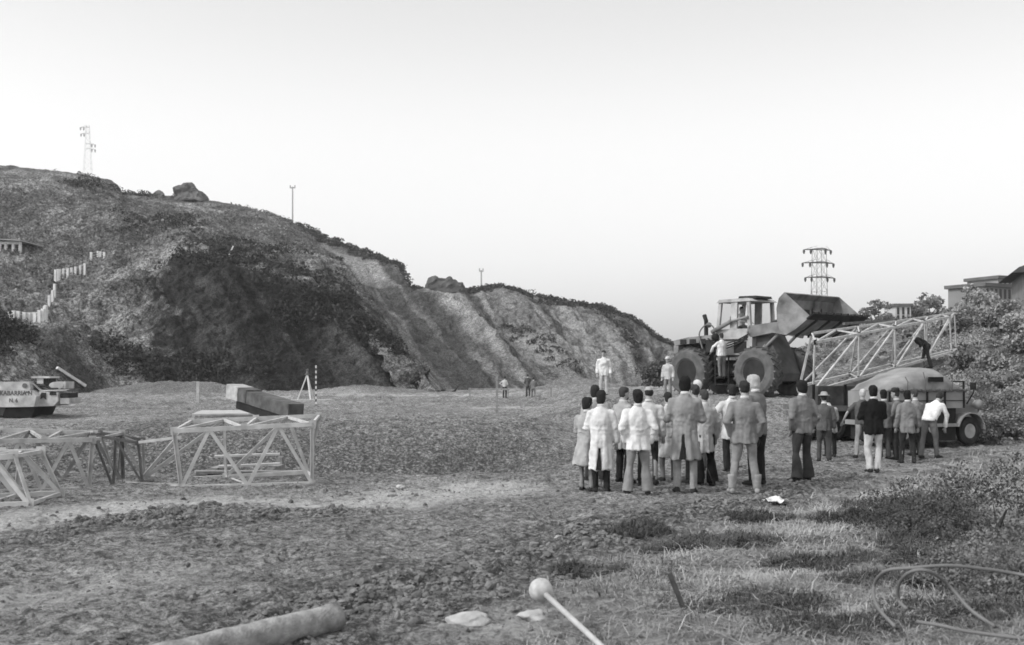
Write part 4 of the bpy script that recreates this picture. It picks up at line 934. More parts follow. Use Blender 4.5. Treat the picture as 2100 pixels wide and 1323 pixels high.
def person_all():
    person('woman in a pale flared knee-length coat at the left end of the crowd', 1203, 1002, 808, -28, arms=('bend', 'bend'), jacket=.34, hem=.50, flare=.09, trousers=.20, hair=.025, hairtype='full', group=GC, stance=.10, turn=-20)
    person('man seen from behind in a long white coat with a slit over dark trousers', 1233, 1010, 800, -5, arms=('fold', 'down'), jacket=.62, hem=.40, flare=.03, trousers=.02, hair=.025, hairtype='full', slit=.78, group=GC, stance=.10)
    person('dark-haired man mostly hidden behind the man in the long white coat', 1221, 989, 792, 10, arms=('pocket', 'pocket'), jacket=.30, trousers=.05, hair=.03, hairtype='full', group=GC)
    person('bearded man in a pale grey smock turned to the right over dark trousers', 1277, 994, 797, -58, arms=('bend', 'fold'), jacket=.33, hem=.62, flare=.02, trousers=.02, hair=.05, extra='beard', group=GC, turn=-15)
    person('man seen from behind in a white hip-length jacket and flared grey trousers', 1308, 1015, 796, 0, arms=('pocket', 'pocket'), jacket=.66, hem=.76, flare=.02, trousers=.22, bell=.045, hair=.02, hairtype='full', stance=.17, step=.08, group=GC)
    person('balding man in a white shirt looking over the shoulder of the white jacket', 1330, 997, 794, -8, arms=('down', 'down'), jacket=.52, hem=.8, trousers=.03, hairtype='bald', hair=.03, group=GC)
    person('person in a pale smock mostly hidden left of the tall trench coat', 1371, 985, 802, 12, arms=('down', 'behind'), jacket=.42, hem=.48, flare=.04, trousers=.16, hair=.03, group=GC)
    person('tall man from behind in a grey trench coat with folded arms', 1405, 1012, 770, -8, arms=('fold', 'fold'), jacket=.25, hem=.52, flare=.055, trousers=.27, hair=.015, hairtype='full', slit=.9, stance=.12, step=-.1, group=GC)
    person('dark-haired man peering past the right shoulder of the trench coat', 1426, 996, 793, 25, arms=('fold', 'fold'), jacket=.28, trousers=.02, hair=.05, group=GC)
    person('man with a cane in a long pale coat over wide black trousers', 1446, 998, 800, 18, arms=('forward', 'down'), jacket=.42, hem=.62, flare=.02, trousers=.015, bell=.05, hair=.06, stance=.16, group=GC)
    person('white-haired man half hidden behind the dark-haired man and the coat', 1431, 975, 788, 5, arms=('down', 'down'), jacket=.45, trousers=.1, hair=.55, group=GC)
    person('dark-haired man in a white coat with his left hand held out', 1501, 975, 793, 5, arms=('side', 'down'), jacket=.58, hem=.68, flare=.03, trousers=.03, hair=.03, hairtype='full', group=GC, stance=.08)
    person('man from behind in a grey suit jacket with trousers tucked in pale boots', 1527, 1014, 783, -6, arms=('pocket', 'pocket'), jacket=.20, hem=.78, flare=.02, trousers=.24, hair=.03, boots=True, shoe=.30, stance=.20, step=.05, group=GC)
    person('grey-haired man in a dark grey jacket and black trousers beside the suit jacket', 1554, 1003, 776, 42, arms=('pocket', 'bend'), jacket=.15, hem=.8, trousers=.025, hair=.42, hairtype='full', group=GC, bend=6)
    person('man in a brown-grey jacket and dark flared trousers apart from the crowd', 1645, 992, 783, 22, arms=('pocket', 'pocket'), jacket=.19, hem=.84, trousers=.045, bell=.05, hair=.02, hairtype='full', stance=.17, group=GC, step=.1)
    person('person in a pale brimmed hat behind the right shoulder of the lone man', 1690, 950, 808, -15, arms=('down', 'down'), jacket=.10, trousers=.06, hat='brim', group=GL)
    person('person in a pale smock and black trousers leaning forward by the trailer', 1703, 938, 812, 5, arms=('bend', 'bend'), jacket=.40, hem=.72, flare=.03, trousers=.02, bend=14, hair=.03, group=GL)
    person('man in a dark tee shirt and pale trousers with one arm hanging', 1769, 938, 797, -12, arms=('side', 'down'), jacket=.09, hem=.86, trousers=.24, shirt='short', hair=.45, group=GL, stance=.18, step=.3)
    person('man in a black jacket and cream trousers at the front of the lorry group', 1792, 974, 794, 0, arms=('fold', 'bend'), jacket=.012, hem=.78, trousers=.48, hair=.015, hairtype='full', group=GL, stance=.07)
    person('dark-haired person in grey between the black jacket and the capped man', 1813, 945, 802, 8, arms=('down', 'down'), jacket=.14, trousers=.06, hair=.015, hairtype='full', group=GL)
    person('man in a dark cap turned to the left in front of the canvas lorry', 1838, 944, 797, 65, arms=('bend', 'bend'), jacket=.17, trousers=.04, hair=.04, hat='cap_dark', group=GL)
    person('man in a grey jacket with pale collar seen from behind by the lorry', 1862, 950, 800, -4, arms=('down', 'down'), jacket=.18, hem=.74, trousers=.03, hair=.015, hairtype='full', group=GL, stance=.15)
    person('person with short dark hair looking out beside the grey jacket', 1878, 935, 800, 20, arms=('down', 'down'), jacket=.22, trousers=.05, hair=.05, group=GL)
    person('man in a white shirt stooping toward the lorry with both arms out', 1905, 940, None, -52, H=1.72, arms=('reach', 'reach'), jacket=.66, hem=.9, shirt=True, trousers=.13, hair=.03, bend=42, group=GL, stance=.14, step=.25)
    # up on the jib
    q = P(1900, 756, 39.3); person('man in dark clothes bending down on top of the crane jib', 0, pos=(q.x, q.y, q.z), H=1.72, rot=75, arms=('low', 'low'), jacket=.02, trousers=.03, hair=.02, bend=62, stance=.12, step=.3)
    q = onloader((.11, -.1, 1.86)); person('loader driver in a pale shirt sitting in the cab', 0, pos=q, H=1.7, rot=-140+0, arms=('forward', 'forward'), jacket=.6, shirt=True, trousers=.1, hair=.03, sit=True)
    q = onloader((0.0, -1.1, .50)); person('man in a white shirt climbing the steps of the loader', 0, pos=(q.x-.1, q.y-.25, q.z+.2), H=1.78, rot=28, arms=('reach', 'forward'), jacket=.66, shirt=True, hem=.88, trousers=.15, hair=.05, stance=.1)
    g = P(1238, 823, 40.5); person('man in a white coat facing the camera, alone on the raised ground', 0, pos=(g.x, g.y, gz(g.x, g.y)), H=1.80, rot=178, arms=('down', 'down'), jacket=.68, hem=.78, trousers=.45, hair=.05)
    g = P(1370, 823, 37.0); person('person in a white cap and pale shirt behind the crowd near the loader wheel', 0, pos=(g.x, g.y, gz(g.x, g.y)), H=1.45, rot=150, arms=('down', 'down'), jacket=.45, trousers=.2, hair=.1, hat='white')
    person('man in a pale shirt and black trousers standing alone far out on the field', 1035, 817, 772, -30, arms=('hip', 'fold'), jacket=.45, shirt=True, hem=.92, trousers=.02, hair=.03, group=GF)
    person('dark clothed worker, left of the far pair below the cliff', 1083, 817, 771, 20, arms=('bend', 'down'), jacket=.09, trousers=.06, hair=.05, bend=8, group=GF)
    person('grey clothed worker, right of the far pair below the cliff', 1094, 817, 772, -10, arms=('down', 'bend'), jacket=.15, trousers=.10, hair=.05, group=GF)
person_all()
b = B(); a, c = P(1440, 934, 18.0), gp(1465, 998); a2 = P(1432, 905, 18.0); tube(b, [a2, a, c], [.014, .012, .01], 8); tag(link('walking_cane', b, mat('cane_wood', .12, .6), smooth=True), 'thin walking cane leaning in front of the black trousers', 'cane')
# small table by the far pair
def trestle():
    g = gp(1114, 818); t = thing('work_table', 'small low work table beside the far pair of workers', 'table', g)
    b = B(); box(b, -.5, .5, -.3, .3, .68, .72); link('table_top', b, wood_d, t)
    for x in (-.45, .45):
        for y in (-.25, .25): b = B(); box(b, x-.03, x+.03, y-.03, y+.03, -.05, .68); link('leg', b, wood_d, t)
trestle()
def barrier():
    g = gp(1003, 820); t = thing('site_barrier', 'low wooden barrier frame left of the lone far worker', 'barrier', g)
    for x in (-1.2, 1.2): b = B(); box(b, x-.04, x+.04, -.04, .04, -.1, .75); link('leg', b, wood_d, t)
    b = B(); box(b, -1.3, 1.3, -.065, -.042, .6, .72); link('rail', b, wood_d, t)
barrier()

# ------------------------------------------------------------------ pylons and poles
def pylon(label, px, top, foot_py, Y, width_px, arms, m, base_px, kind='pylon', group=None):
    s = Y/F; x = (px-1050)*s; zt = CAMH+(HZ-top)*s; zf = CAMH+(HZ-foot_py)*s; H = zt-zf
    t = thing('electricity_pylon', label, 'pylon', (x, Y, zf), R(12), group)
    wt, wb = width_px*s/2, base_px*s/2; n = 9; k = (.24 if px < 500 else .75)*s
    lv = [(H*i/n, wb+(wt-wb)*(i/n)) for i in range(n+1)]
    for sx, sy in ((-1, -1), (1, -1), (1, 1), (-1, 1)):
        b = B(); bar(b, V3((sx*wb, sy*wb, 0)), V3((sx*wt, sy*wt, H)), k, k); link('leg', b, m, t)
    b = B()
    for (z0, w0), (z1, w1) in zip(lv[:-1], lv[1:]):
        cs0 = [V3((a*w0, c*w0, z0)) for a, c in ((-1, -1), (1, -1), (1, 1), (-1, 1))]; cs1 = [V3((a*w1, c*w1, z1)) for a, c in ((-1, -1), (1, -1), (1, 1), (-1, 1))]
        for i in range(4):
            j = (i+1) % 4; bar(b, cs0[i], cs1[j], k*.5, k*.5); bar(b, cs0[j], cs1[i], k*.5, k*.5); bar(b, cs1[i], cs1[j], k*.5, k*.5)
    link('lattice', b, m, t)
    for (py, l, r_) in arms:
        z = H-(py-top)*s; b = B()
        for y in (-wt, wt):
            bar(b, V3((-l*s, 0, z)), V3((0, y, z+.3)), k*1.6, k*2.0); bar(b, V3((r_*s, 0, z)), V3((0, y, z+.3)), k*1.6, k*2.0)
            bar(b, V3((-l*s, 0, z)), V3((-wt, y, z+1.0)), k*.5, k*.6); bar(b, V3((r_*s, 0, z)), V3((wt, y, z+1.0)), k*.5, k*.6)
        arm = link('crossarm', b, m, t)
        b = B()
        for xx in (-l*s, -l*s*.55, r_*s*.55, r_*s):
            if abs(xx) > wt: tube(b, [V3((xx, 0, z)), V3((xx, 0, z-.6)), V3((xx, 0, z-1.2))], [.3, .35, .15], 8)
        link('insulators', b, m, arm)
    return t
pyl = mat('pylon_steel', .42, .7, .1, .2)
pylon('tall power pylon with three crossarms behind the raised bucket', 1680, 510, 775, 290, 20, ((513, 34, 26), (540, 37, 32), (570, 31, 34)), mat('pylon_dark', .06, .7, .1, .2), 30)
pylon('faint tall power pylon standing on the left hilltop', 180, 257, 372, 420, 6, ((262, 14, 3), (275, 13, 3), (296, 3, 14), (306, 3, 14)), pyl, 17)
def pole(label, px, top, foot, Y, m, arm=8):
    s = Y/F; g = P(px, foot, Y); t = thing('power_pole', label, 'pole', g)
    H = (foot-top)*s
    b = B(); tube(b, [V3((0, 0, -1)), V3((0, 0, H))], [.19, .13], 8); link('mast', b, m, t)
    b = B(); box(b, -arm*s*.7, arm*s*.7, -.12, .12, H-.35, H-.1); [tube(b, [V3((q*arm*s*.6, 0, H-.1)), V3((q*arm*s*.6, 0, H+.35))], .12, 6) for q in (-1, 1)]; link('crossarm', b, m, t)
pole('thin wooden power pole standing on the upper slope of the dark hill', 600, 383, 458, 235, pyl)
pole('thin power pole on the cliff top right of the rock stump', 987, 554, 598, 205, pyl, 6)

# ------------------------------------------------------------------ rock outcrops on the skyline
def outcrop(label, pts, Y, th, m, seed):
    xs = [p[0] for p in pts]; cx = sum(xs)/len(xs); base = max(p[1] for p in pts)
    o_ = P(cx, base, Y); b = B(); s = Y/F
    extrude_poly(b, [((x-cx)*s, (base-y)*s) for x, y in pts], -th/2, th/2)
    bmesh.ops.triangulate(b, faces=b.faces[:]); 
    for _ in range(4): bmesh.ops.subdivide_edges(b, edges=[e for e in b.edges if e.calc_length() > .7], cuts=1); bmesh.ops.triangulate(b, faces=b.faces[:])
    bmesh.ops.recalc_face_normals(b, faces=b.faces)
    b.normal_update()
    for v in b.verts:
        q = v.co; side = abs(q.y)/(th/2); q.x += .0
        hh = max(q.z, 0); q.y *= 1-.35*(hh/((base-min(p[1] for p in pts))*s))**1.5
        v.co = q + v.normal*(.9*mnoise.noise(q*.45+V3((seed, 0, 0)))+.5*mnoise.noise(q*1.3))
    o = link('rock_outcrop', b, m); o.location = o_; return tag(o, label, 'rock', 'rock stumps on the skyline')
rk = mat('skyline_rock', .13, .95, .45, .6, .15, bscale=2)
outcrop('square rock stump with a peaked top on the high left hill', [(358, 415), (361, 389), (366, 385), (378, 385), (390, 379), (404, 386), (412, 396), (420, 415)], 200, 5, rk, 1)
outcrop('dark lumpy rock stump on the saddle between hill and cliff', [(878, 612), (879, 590), (884, 587), (884, 575), (893, 572), (902, 576), (915, 577), (922, 574), (938, 578), (946, 584), (954, 604), (958, 614)], 188, 8, mat('dark_rock', .09, .95, .45, .6, .15, bscale=2), 4)
outcrop('small dark boulder left of the square rock stump', [(320, 410), (322, 400), (329, 397), (336, 402), (338, 410)], 198, 3, rk, 9)

# ------------------------------------------------------------------ fences and hut on the left hillside
fence_w = mat('fence_concrete', .7, .8, .15, 2)
def fence(label, posts, wd=.18, wire=True):
    pp = []
    for px, top, foot in posts:
        h = hit(px, foot, (hillA,)); 
        if h is None: continue
        pp.append((h, (foot-top)*h.y/F))
    g = pp[0][0]; t = thing('fence', label, 'fence', g, 0, 'pale post fences on the hillside')
    for h, L in pp: b = B(); box(b, -wd/2, wd/2, -wd/2, wd/2, -.6, L, Matrix.Translation(h-g)); link('post', b, fence_w, t)
    b = B()
    for (h0, l0), (h1, l1) in zip(pp[:-1], pp[1:]):
        for k in (.5, .9): bar(b, h0-g+V3((0, 0, l0*k)), h1-g+V3((0, 0, l1*k)), .03, .03)
    if wire: link('wire', b, fence_w, t)
fence('lowest pale post fence, with one tall post at its left end', [(21, 640, 680), (28, 637, 652), (37, 638, 651), (50, 640, 652), (60, 641, 655), (66, 641, 656), (72, 641, 657), (81, 636, 656), (88, 633, 654), (92, 628, 652), (94, 626, 648)], .3)
fence('short pale post fence climbing steeply between the two level runs', [(101, 606, 624), (108, 595, 617), (112, 582, 606)], .24)
fence('middle pale post fence of close set posts', [(114, 553, 576), (119, 552, 575), (122, 552, 573), (130, 551, 570), (139, 550, 568), (147, 549, 565), (155, 547, 564), (165, 544, 560), (174, 540, 556)], .26)
fence('topmost pale fence with a level rail above the small scar', [(187, 517, 534), (201, 515, 524), (206, 516, 526), (214, 517, 528)], .26)
member_thing('fence_post', 'thin leaning pale stick on the middle of the dark hillside', 'post', hit(469, 525, (hillA,)) or P(469, 525, 150), (hit(469, 525, (hillA,)) or P(469, 525, 150))+V3((.6, 0, 1.3)), .14, .14, fence_w)
def hut():
    h = hit(20, 512, (hillA,)); s = h.y/F; t = thing('pillared_shed', 'long low shed with white pillars at the left edge of the hillside', 'shed', h)
    b = B(); extrude_poly(b, [(-90*s, 22*s), (-90*s, 24.5*s), (30*s, 18*s), (31*s, 15.5*s)], -1.2, 5); link('roof', b, mat('shed_roof', .3, .8, .2, 1), t)
    b = B(); box(b, -88*s, 22*s, 4.0, 4.5, -2, 15*s); link('wall', b, mat('shed_wall', .14, .9, .3, 1), t)
    for px in (-60, -40, -17, -5, 10, 24): b = B(); box(b, (px)*s-.17, px*s+.17, -.5, -.2, -2, 15.5*s); link('pillar', b, fence_w, t)
    b = B(); box(b, -88*s, 25*s, -.55, -.15, 15.6*s-.35, 15.6*s); link('beam', b, fence_w, t)
hut()
b = B(); pts = [hit(x, y, (hillA,)) for x, y in ((118, 760), (140, 775), (176, 797))]; pts = [p+V3((0, -.1, .25)) for p in pts if p]
if len(pts) > 1: bar(b, pts[0], pts[-1], .25, .25); o = link('timber_pole', b, fence_w); tag(o, 'long pale pole lying down the slope above the white machine', 'pole')

# ------------------------------------------------------------------ buildings on the right skyline
def eave_house():
    g = P(2095, 640, 78); t = thing('house', 'grey house with wide dark overhanging eaves at the right edge', 'house', (g.x+2.5, g.y, g.z-1.3), R(-20)); mw = mat('house_wall', .2, .9, .15, 1)
    b = B(); box(b, -2.4, 6, -2.5, 5, -1, 4.1); link('wall', b, mw, t)
    b = B(); extrude_poly(b, [(-3.3, 4.1), (-2.8, 4.5), (2, 6.2), (7, 4.5), (7.3, 4.1)], -3.4, 6); link('roof', b, mat('roof_dark', .07, .9, .2, 1), t)
    b = B(); [box(b, x, x+1, -2.55, -2.503, 1.4, 2.9) for x in (.2, 2.8)]; link('window', b, mat('win_dark', .03, .3), t)
eave_house()
def block(label, x0, x1, top, base, Y, v, rz, floors, cols):
    s = Y/F; wd = (x1-x0)*s; h = (base-top)*s; g = P((x0+x1)/2, base, Y); t = thing('apartment_block', label, 'building', g, R(rz)); m = mat('block_%d' % int(v*100), v, .9, .12, .4)
    b = B(); box(b, -wd/2, wd/2, -3, 3, -6, h); link('wall', b, m, t)
    b = B(); box(b, -wd/2-.4, wd/2+.4, -3.4, 3.4, h+.003, h+.5); link('roof', b, mat('block_roof', .12, .9, .2, .5), t)
    for i in range(floors):
        for j in range(cols):
            b = B(); cx = -wd/2+(j+.5)*wd/cols; cz = h-(i+.6)*h/max(floors, 1); box(b, cx-wd/cols*.22, cx+wd/cols*.22, -3.06, -3.003, cz-.7, cz+.7); link('window', b, mat('win_dark', .03, .3), t)
block('long pale apartment block stepping down the right skyline', 1966, 2052, 592, 660, 150, .22, 30, 3, 6)
block('taller pale apartment block stepping up behind the long one', 2006, 2070, 576, 650, 165, .30, 24, 3, 5)
block('small far off white building on the hazy skyline', 1825, 1856, 630, 662, 204, .55, 0, 2, 3)

# ------------------------------------------------------------------ trees and bushes
bark = mat('bark', .05, .9, .3, 6, .01)
def tree(label, base, H, rad, seed, m, cat='tree', name='bushy_tree', grp=None, per=90, size=.11, nclump=26, low=False):
    rs = np.random.RandomState(seed); t = thing(name, label, cat, base, 0, grp); r = random.Random(seed)
    b = B(); tips = []
    tube(b, [V3((0, 0, -.3)), V3((r.uniform(-.1, .1)*H*.3, 0, H*.35)), V3((r.uniform(-.15, .15)*H*.4, r.uniform(-.1, .1)*H, H*.7))], [.035*H, .024*H, .008*H], 8)
    for k in range(5):
        a = r.uniform(0, 6.28); z = H*r.uniform(.2, .5); e = V3((math.cos(a)*rad*.7, math.sin(a)*rad*.7, z+H*r.uniform(.15, .4))); tube(b, [V3((0, 0, z)), e*.5+V3((0, 0, z*.5+.03*H)), e], [.015*H, .01*H, .004*H], 6)
    if low:
        for v_ in b.verts: v_.co.z *= .55
    link('trunk', b, bark, t)
    d = rs.normal(size=(nclump, 3)); d /= np.linalg.norm(d, axis=1, keepdims=True); k = rs.uniform(.25, 1, (nclump, 1))**.5
    c = d*k*np.array([rad*.8, rad*.8, H*.40])+np.array([0, 0, H*.56]); c[:, 2] = np.maximum(c[:, 2], .12*H)
    if low: c[:, 2] = np.abs(d[:, 2]*k[:, 0])*H*.7; c[:, :2] *= 1.25
    v, f = leaf_cloud(c, rs.uniform(.22, .42, nclump)*rad, per, size, flat=1.0, seed=seed); o = np_mesh('crown', v, f, m, smooth=False); o.parent = t
    return t
leafh = mat('leaf_hill', .32, .8, .5, 1.0); leafh2 = mat('leaf_hill_dark', .23, .8, .5, 1.0); leafd = mat('leaf_dark', .08, .8, .5, 2.0); leafm = mat('leaf_mid', .18, .8, .5, 2.0)
def on(px, py, objs=(hillD, hillC, hillB, hillA, ground)):
    h = hit(px, py, objs); return h if h else gp(px, py)
GT = 'bushy trees on the right bank'
TR = [(1935, 700, 3.4, 'small round tree on the crest of the bank above the bending man'), (1975, 690, 4.2, 'leafy tree in front of the pale apartment block'), (2010, 665, 4.6, 'broad tree just below the stepped apartment roofs'), (2055, 690, 4.6, 'dense tree below the house with the dark eaves'),
      (2090, 720, 4.8, 'dark tree against the right edge halfway up the bank'), (1985, 750, 3.4, 'low dark tree in the middle of the bank'), (2030, 760, 3.0, 'rounded bush right of the low dark tree'), (2080, 800, 3.0, 'thick dark bush at the right edge above the hollow')]
for i, (px, py, H, lab) in enumerate(TR):
    p = on(px, py); tree(lab, p-V3((0, 0, .4)), H*.5*p.y/55, H*.34*p.y/55, 40+i, leafh2 if i % 2 else leafh, grp=GT, per=110, size=.13)
GB = 'dark bushes at the foot of the right bank'
for i, (px, py, H, lab) in enumerate([(2035, 905, 1.7, 'dark bush right of the lorry wheel'), (2085, 900, 2.0, 'dark bush at the right edge level with the lorry'), (2010, 845, 1.6, 'leafy bush just above the lorry headlamp'), (2060, 850, 1.8, 'mid grey bush on the bank between the two dark bushes')]):
    p = on(px, py); tree(lab, p-V3((0, 0, .2)), H*.7, H*.5, 60+i, leafm, 'bush', 'dark_bush', GB, 140, .06, 30, True)
GS = 'straggly shrubs in the right foreground'
for i, (px, py, H, lab) in enumerate([(1868, 1095, 1.0, 'straggly shrub with dark gaps left of the foreground thicket'), (1905, 1060, .6, 'small shrub behind the straggly one with dark gaps'), (1960, 1095, .75, 'leafy shrub in the middle of the foreground thicket'), (2045, 1130, 1.35, 'large drooping shrub at the right edge above the hose'), (2000, 1180, .7, 'low dark shrub inside the hose loop'), (2085, 1210, 1.1, 'dark shrub at the right edge beside the hose'), (1752, 1078, .38, 'small dark tuft of weed alone on the pale grass')]):
    p = gp(px, py); tree(lab, p-V3((0, 0, .05)), H*.85, H*.66, 80+i, leafm if i % 3 else leafd, 'shrub', 'straggly_shrub', GS, 170, .024, 34, True)
p = P(1352, 800, 75); tree('dark round bush at the foot of the cliff left of the loader', V3((p.x, p.y, gz(p.x, p.y)-.3)), 2.3, 1.7, 99, leafd, 'bush', 'round_bush', None, 120, .12)
for i, (px, Y, s_) in enumerate(((1885, 202, 3.0), (1905, 204, 4.0), (1800, 200, 3.4))):
    p = P(px, 656, Y); tree(('far hazy tree right of the small white building', 'far hazy tree, rightmost of the pair beside the white building', 'far hazy tree left of the small white building')[i], p-V3((0, 0, 3)), s_*2, s_, 120+i, mid_leaf, grp='far trees on the hazy skyline', per=60, size=.3)

# ------------------------------------------------------------------ foreground things
def log_():
    a = P(690, 1267, 7.85); c = P(140, 1400, 6.3); t = thing('timber_log', 'thick pale barked log lying at the bottom edge', 'log', a)
    n = 30; d = c-a; rings = []; M, L = frame(V3((0, 0, 0)), d)
    S_, U_ = Vector((M[0][1], M[1][1], M[2][1])), Vector((M[0][2], M[1][2], M[2][2]))
    b = B(); loft(b, [(d*(i/n), S_*(.110+.003*math.sin(i*.7)), U_*(.110+.003*math.cos(i*.9))) for i in range(n+1)], 40)
    for v in b.verts: v.co += V3((0, .3, 1))*.010*mnoise.noise(V3((v.co.x*3, v.co.y*18, v.co.z*18)))
    link('bark_surface', b, mat('log_bark', .27, .85, .4, 12, .012, bscale=60), t, smooth=True)
    b = B(); e = -d.normalized()*.004; loft(b, [(e, S_*.106, U_*.106), (e*3, S_*.10, U_*.10)], 32); link('cut_end', b, mat('log_end', .16, .9, .3, 20, .004), t)
log_()
def ballrod():
    a = P(1109, 1210, 7.4); e = P(1255, 1345, 6.5); g = e+(e-a).normalized()*.9; g.z = max(g.z, -.05)
    t = thing('ball_topped_rod', 'white ball on the end of a slanting pale rod', 'rod', a)
    b = B(); ball(b, (0, 0, 0), .086, 28); link('ball', b, mat('ball_white', .46, .8, .30, 14, .003, bscale=60), t, smooth=True)
    b = B(); tube(b, [(g-a).normalized()*.07, g-a], .0195, 14); link('rod', b, mat('rod_grey', .42, .6, .15, 12), t, smooth=True)
ballrod()
g = gp(1408, 1252); b = B(); bar(b, V3((0, 0, -.05)), P(1373, 1176, g.y+.1)-g, .042, .035, up=Vector((0, 1, 0))); o = link('wooden_stake', b, mat('dark_wood', .06, .9, .4, 12, .003), bevel=.004); o.location = g
tag(o, 'short dark wooden stake leaning in the grass right of the white ball', 'stake')
def hose():
    def gl(px, py, up=.03): q = gp(px, py+(0)); return V3((q.x, q.y, gz(q.x, q.y)+up))
    segs = [[(1835, 1285, .03), (1800, 1245, .05), (1792, 1205, .12), (1815, 1172, .28), (1870, 1165, .33), (1940, 1160, .36), (2010, 1166, .34), (2090, 1178, .3), (2200, 1200, .3)],
            [(1860, 1250, .03), (1843, 1230, .08), (1845, 1195, .22), (1870, 1172, .33), (1905, 1172, .34), (1945, 1200, .22), (1990, 1250, .08), (2040, 1285, .03)],
            [(1880, 1275, .04), (1930, 1283, .05), (1985, 1295, .05), (2100, 1310, .05), (2200, 1320, .05)]]
    b = B()
    for sg in segs:
        pts = []
        for px, py, up in sg:
            Y = CAMH-up-.25; Y = (CAMH-up-.25)*F/(py-HZ); pts.append(V3(((px-1050)/F*Y, Y, up+.25)))
        pts = [V3((p.x, p.y, max(p.z, gz(p.x, p.y)+.02))) for p in catmull(pts, 10)]
        tube(b, pts, .013, 10)
    tag(link('rubber_hose', b, mat('hose_grey', .15, .6, .15, 6), smooth=True), 'stiff grey hose looping over the grass in the right foreground', 'hose')
hose()
def rock(label, px, py, r, sq, m, seed, name='stone', cat='stone', grp='pale flat stones in the foreground'):
    g = gp(px, py); b = B(); bmesh.ops.create_icosphere(b, subdivisions=4, radius=r)
    for v in b.verts: v.co += v.normal*r*(.35*mnoise.noise(v.co/r*1.1+V3((seed, 0, 0)))+.1*mnoise.noise(v.co/r*3.3)); v.co.z *= sq
    o = link(name, b, m, smooth=True); o.location = g+V3((0, 0, r*sq*.2)); o.rotation_euler = (0, 0, seed); return tag(o, label, cat, grp)
st = mat('pale_stone', .38, .9, .25, 9, .01)
rock('largest pale flat stone right of the log end', 965, 1282, .17, .35, st, 1); rock('pale flat stone below the white ball', 1095, 1275, .12, .4, st, 2); rock('small pale stone behind the white ball', 1145, 1108, .05, .6, st, 3); rock('small pale stone on the rutted strip left of the rut', 822, 1000, .09, .5, st, 5)
g = gp(1592, 1048); b = B(); bmesh.ops.create_grid(b, x_segments=22, y_segments=18, size=.16)
for v in b.verts: v.co.z = .05+.07*mnoise.noise(v.co*9)+.03*mnoise.noise(v.co*22); v.co.x *= 1+.3*mnoise.noise(v.co*4)
bmesh.ops.solidify(b, geom=b.faces[:], thickness=.004)
o = link('crumpled_rag', b, white_p, smooth=True); o.location = g+V3((0, 0, .02)); tag(o, 'crumpled white rag lying by the rut behind the suited man', 'rag')

# clods and stones: uncountable
def clods():
    rs = np.random.RandomState(4); b = B(); bmesh.ops.create_icosphere(b, subdivisions=2, radius=1)
    bv = np.array([v.co[:] for v in b.verts]); bf = np.array([[v.index for v in f.verts] for f in b.faces]); b.free()
    P_ = []; n = 16000
    th = rs.uniform(-.52, .52, n*4); r = 5.5*np.exp(rs.uniform(0, 1.9, n*4)); x, y = r*np.sin(th), r*np.cos(th)
    wt = .06+0*x
    for rt, wd in ((RUT1, .5), (RUT2, .45), (RUT3, .8)): d, _ = pdist(x, y, rt); wt = np.maximum(wt, np.exp(-(d/wd)**2)*(.25+.75*sm(-.2, .3, fbm(x*.9, y*.9, o=2))))
    wt = np.maximum(wt, .35*sm(.1, .5, fbm(x*.45, y*.45, o=3))); wt *= (1-.75*sm(-.2, 1, grassmask(x, y)))
    k = rs.uniform(0, 1, n*4) < wt*1.2; x, y, r = x[k][:n], y[k][:n], r[k][:n]; m = len(x)
    z = height(x, y); inr = np.zeros(m)
    for rt, wd in ((RUT1, .5), (RUT2, .45), (RUT3, .8)): d, _ = pdist(x, y, rt); inr = np.maximum(inr, np.exp(-(d/wd)**2))
    s = rs.lognormal(-4.15, .45, m)*(1+.45*inr); s = np.clip(s, .009, .055)*(.75+r*.02)
    sc = s[:, None]*rs.uniform(.6, 1.4, (m, 3))*np.array([1, 1, .7]); V = bv[None]*sc[:, None, :]
    V = V*(1+.45*vn(bv[None, :, 0]*1.7+rs.uniform(0, 99, (m, 1)), bv[None, :, 1]*1.7+0*s[:, None], bv[None, :, 2]*1.7+0*s[:, None]))[..., None]
    a = rs.uniform(0, 6.28, m); ca, sa = np.cos(a)[:, None], np.sin(a)[:, None]; V = np.stack([V[..., 0]*ca-V[..., 1]*sa, V[..., 0]*sa+V[..., 1]*ca, V[..., 2]], -1)
    V += np.stack([x, y, z+s*.15], -1)[:, None]
    f = (bf[None]+np.arange(m)[:, None, None]*len(bv)).reshape(-1, 3)
    np_mesh('mud_clods', V.reshape(-1, 3), f, mat('mud_clod', .15, .95, .5, 5, .01, bscale=40), smooth=False, label='dark broken clods of churned mud scattered over the ground', category='clods', kind='stuff')
clods()
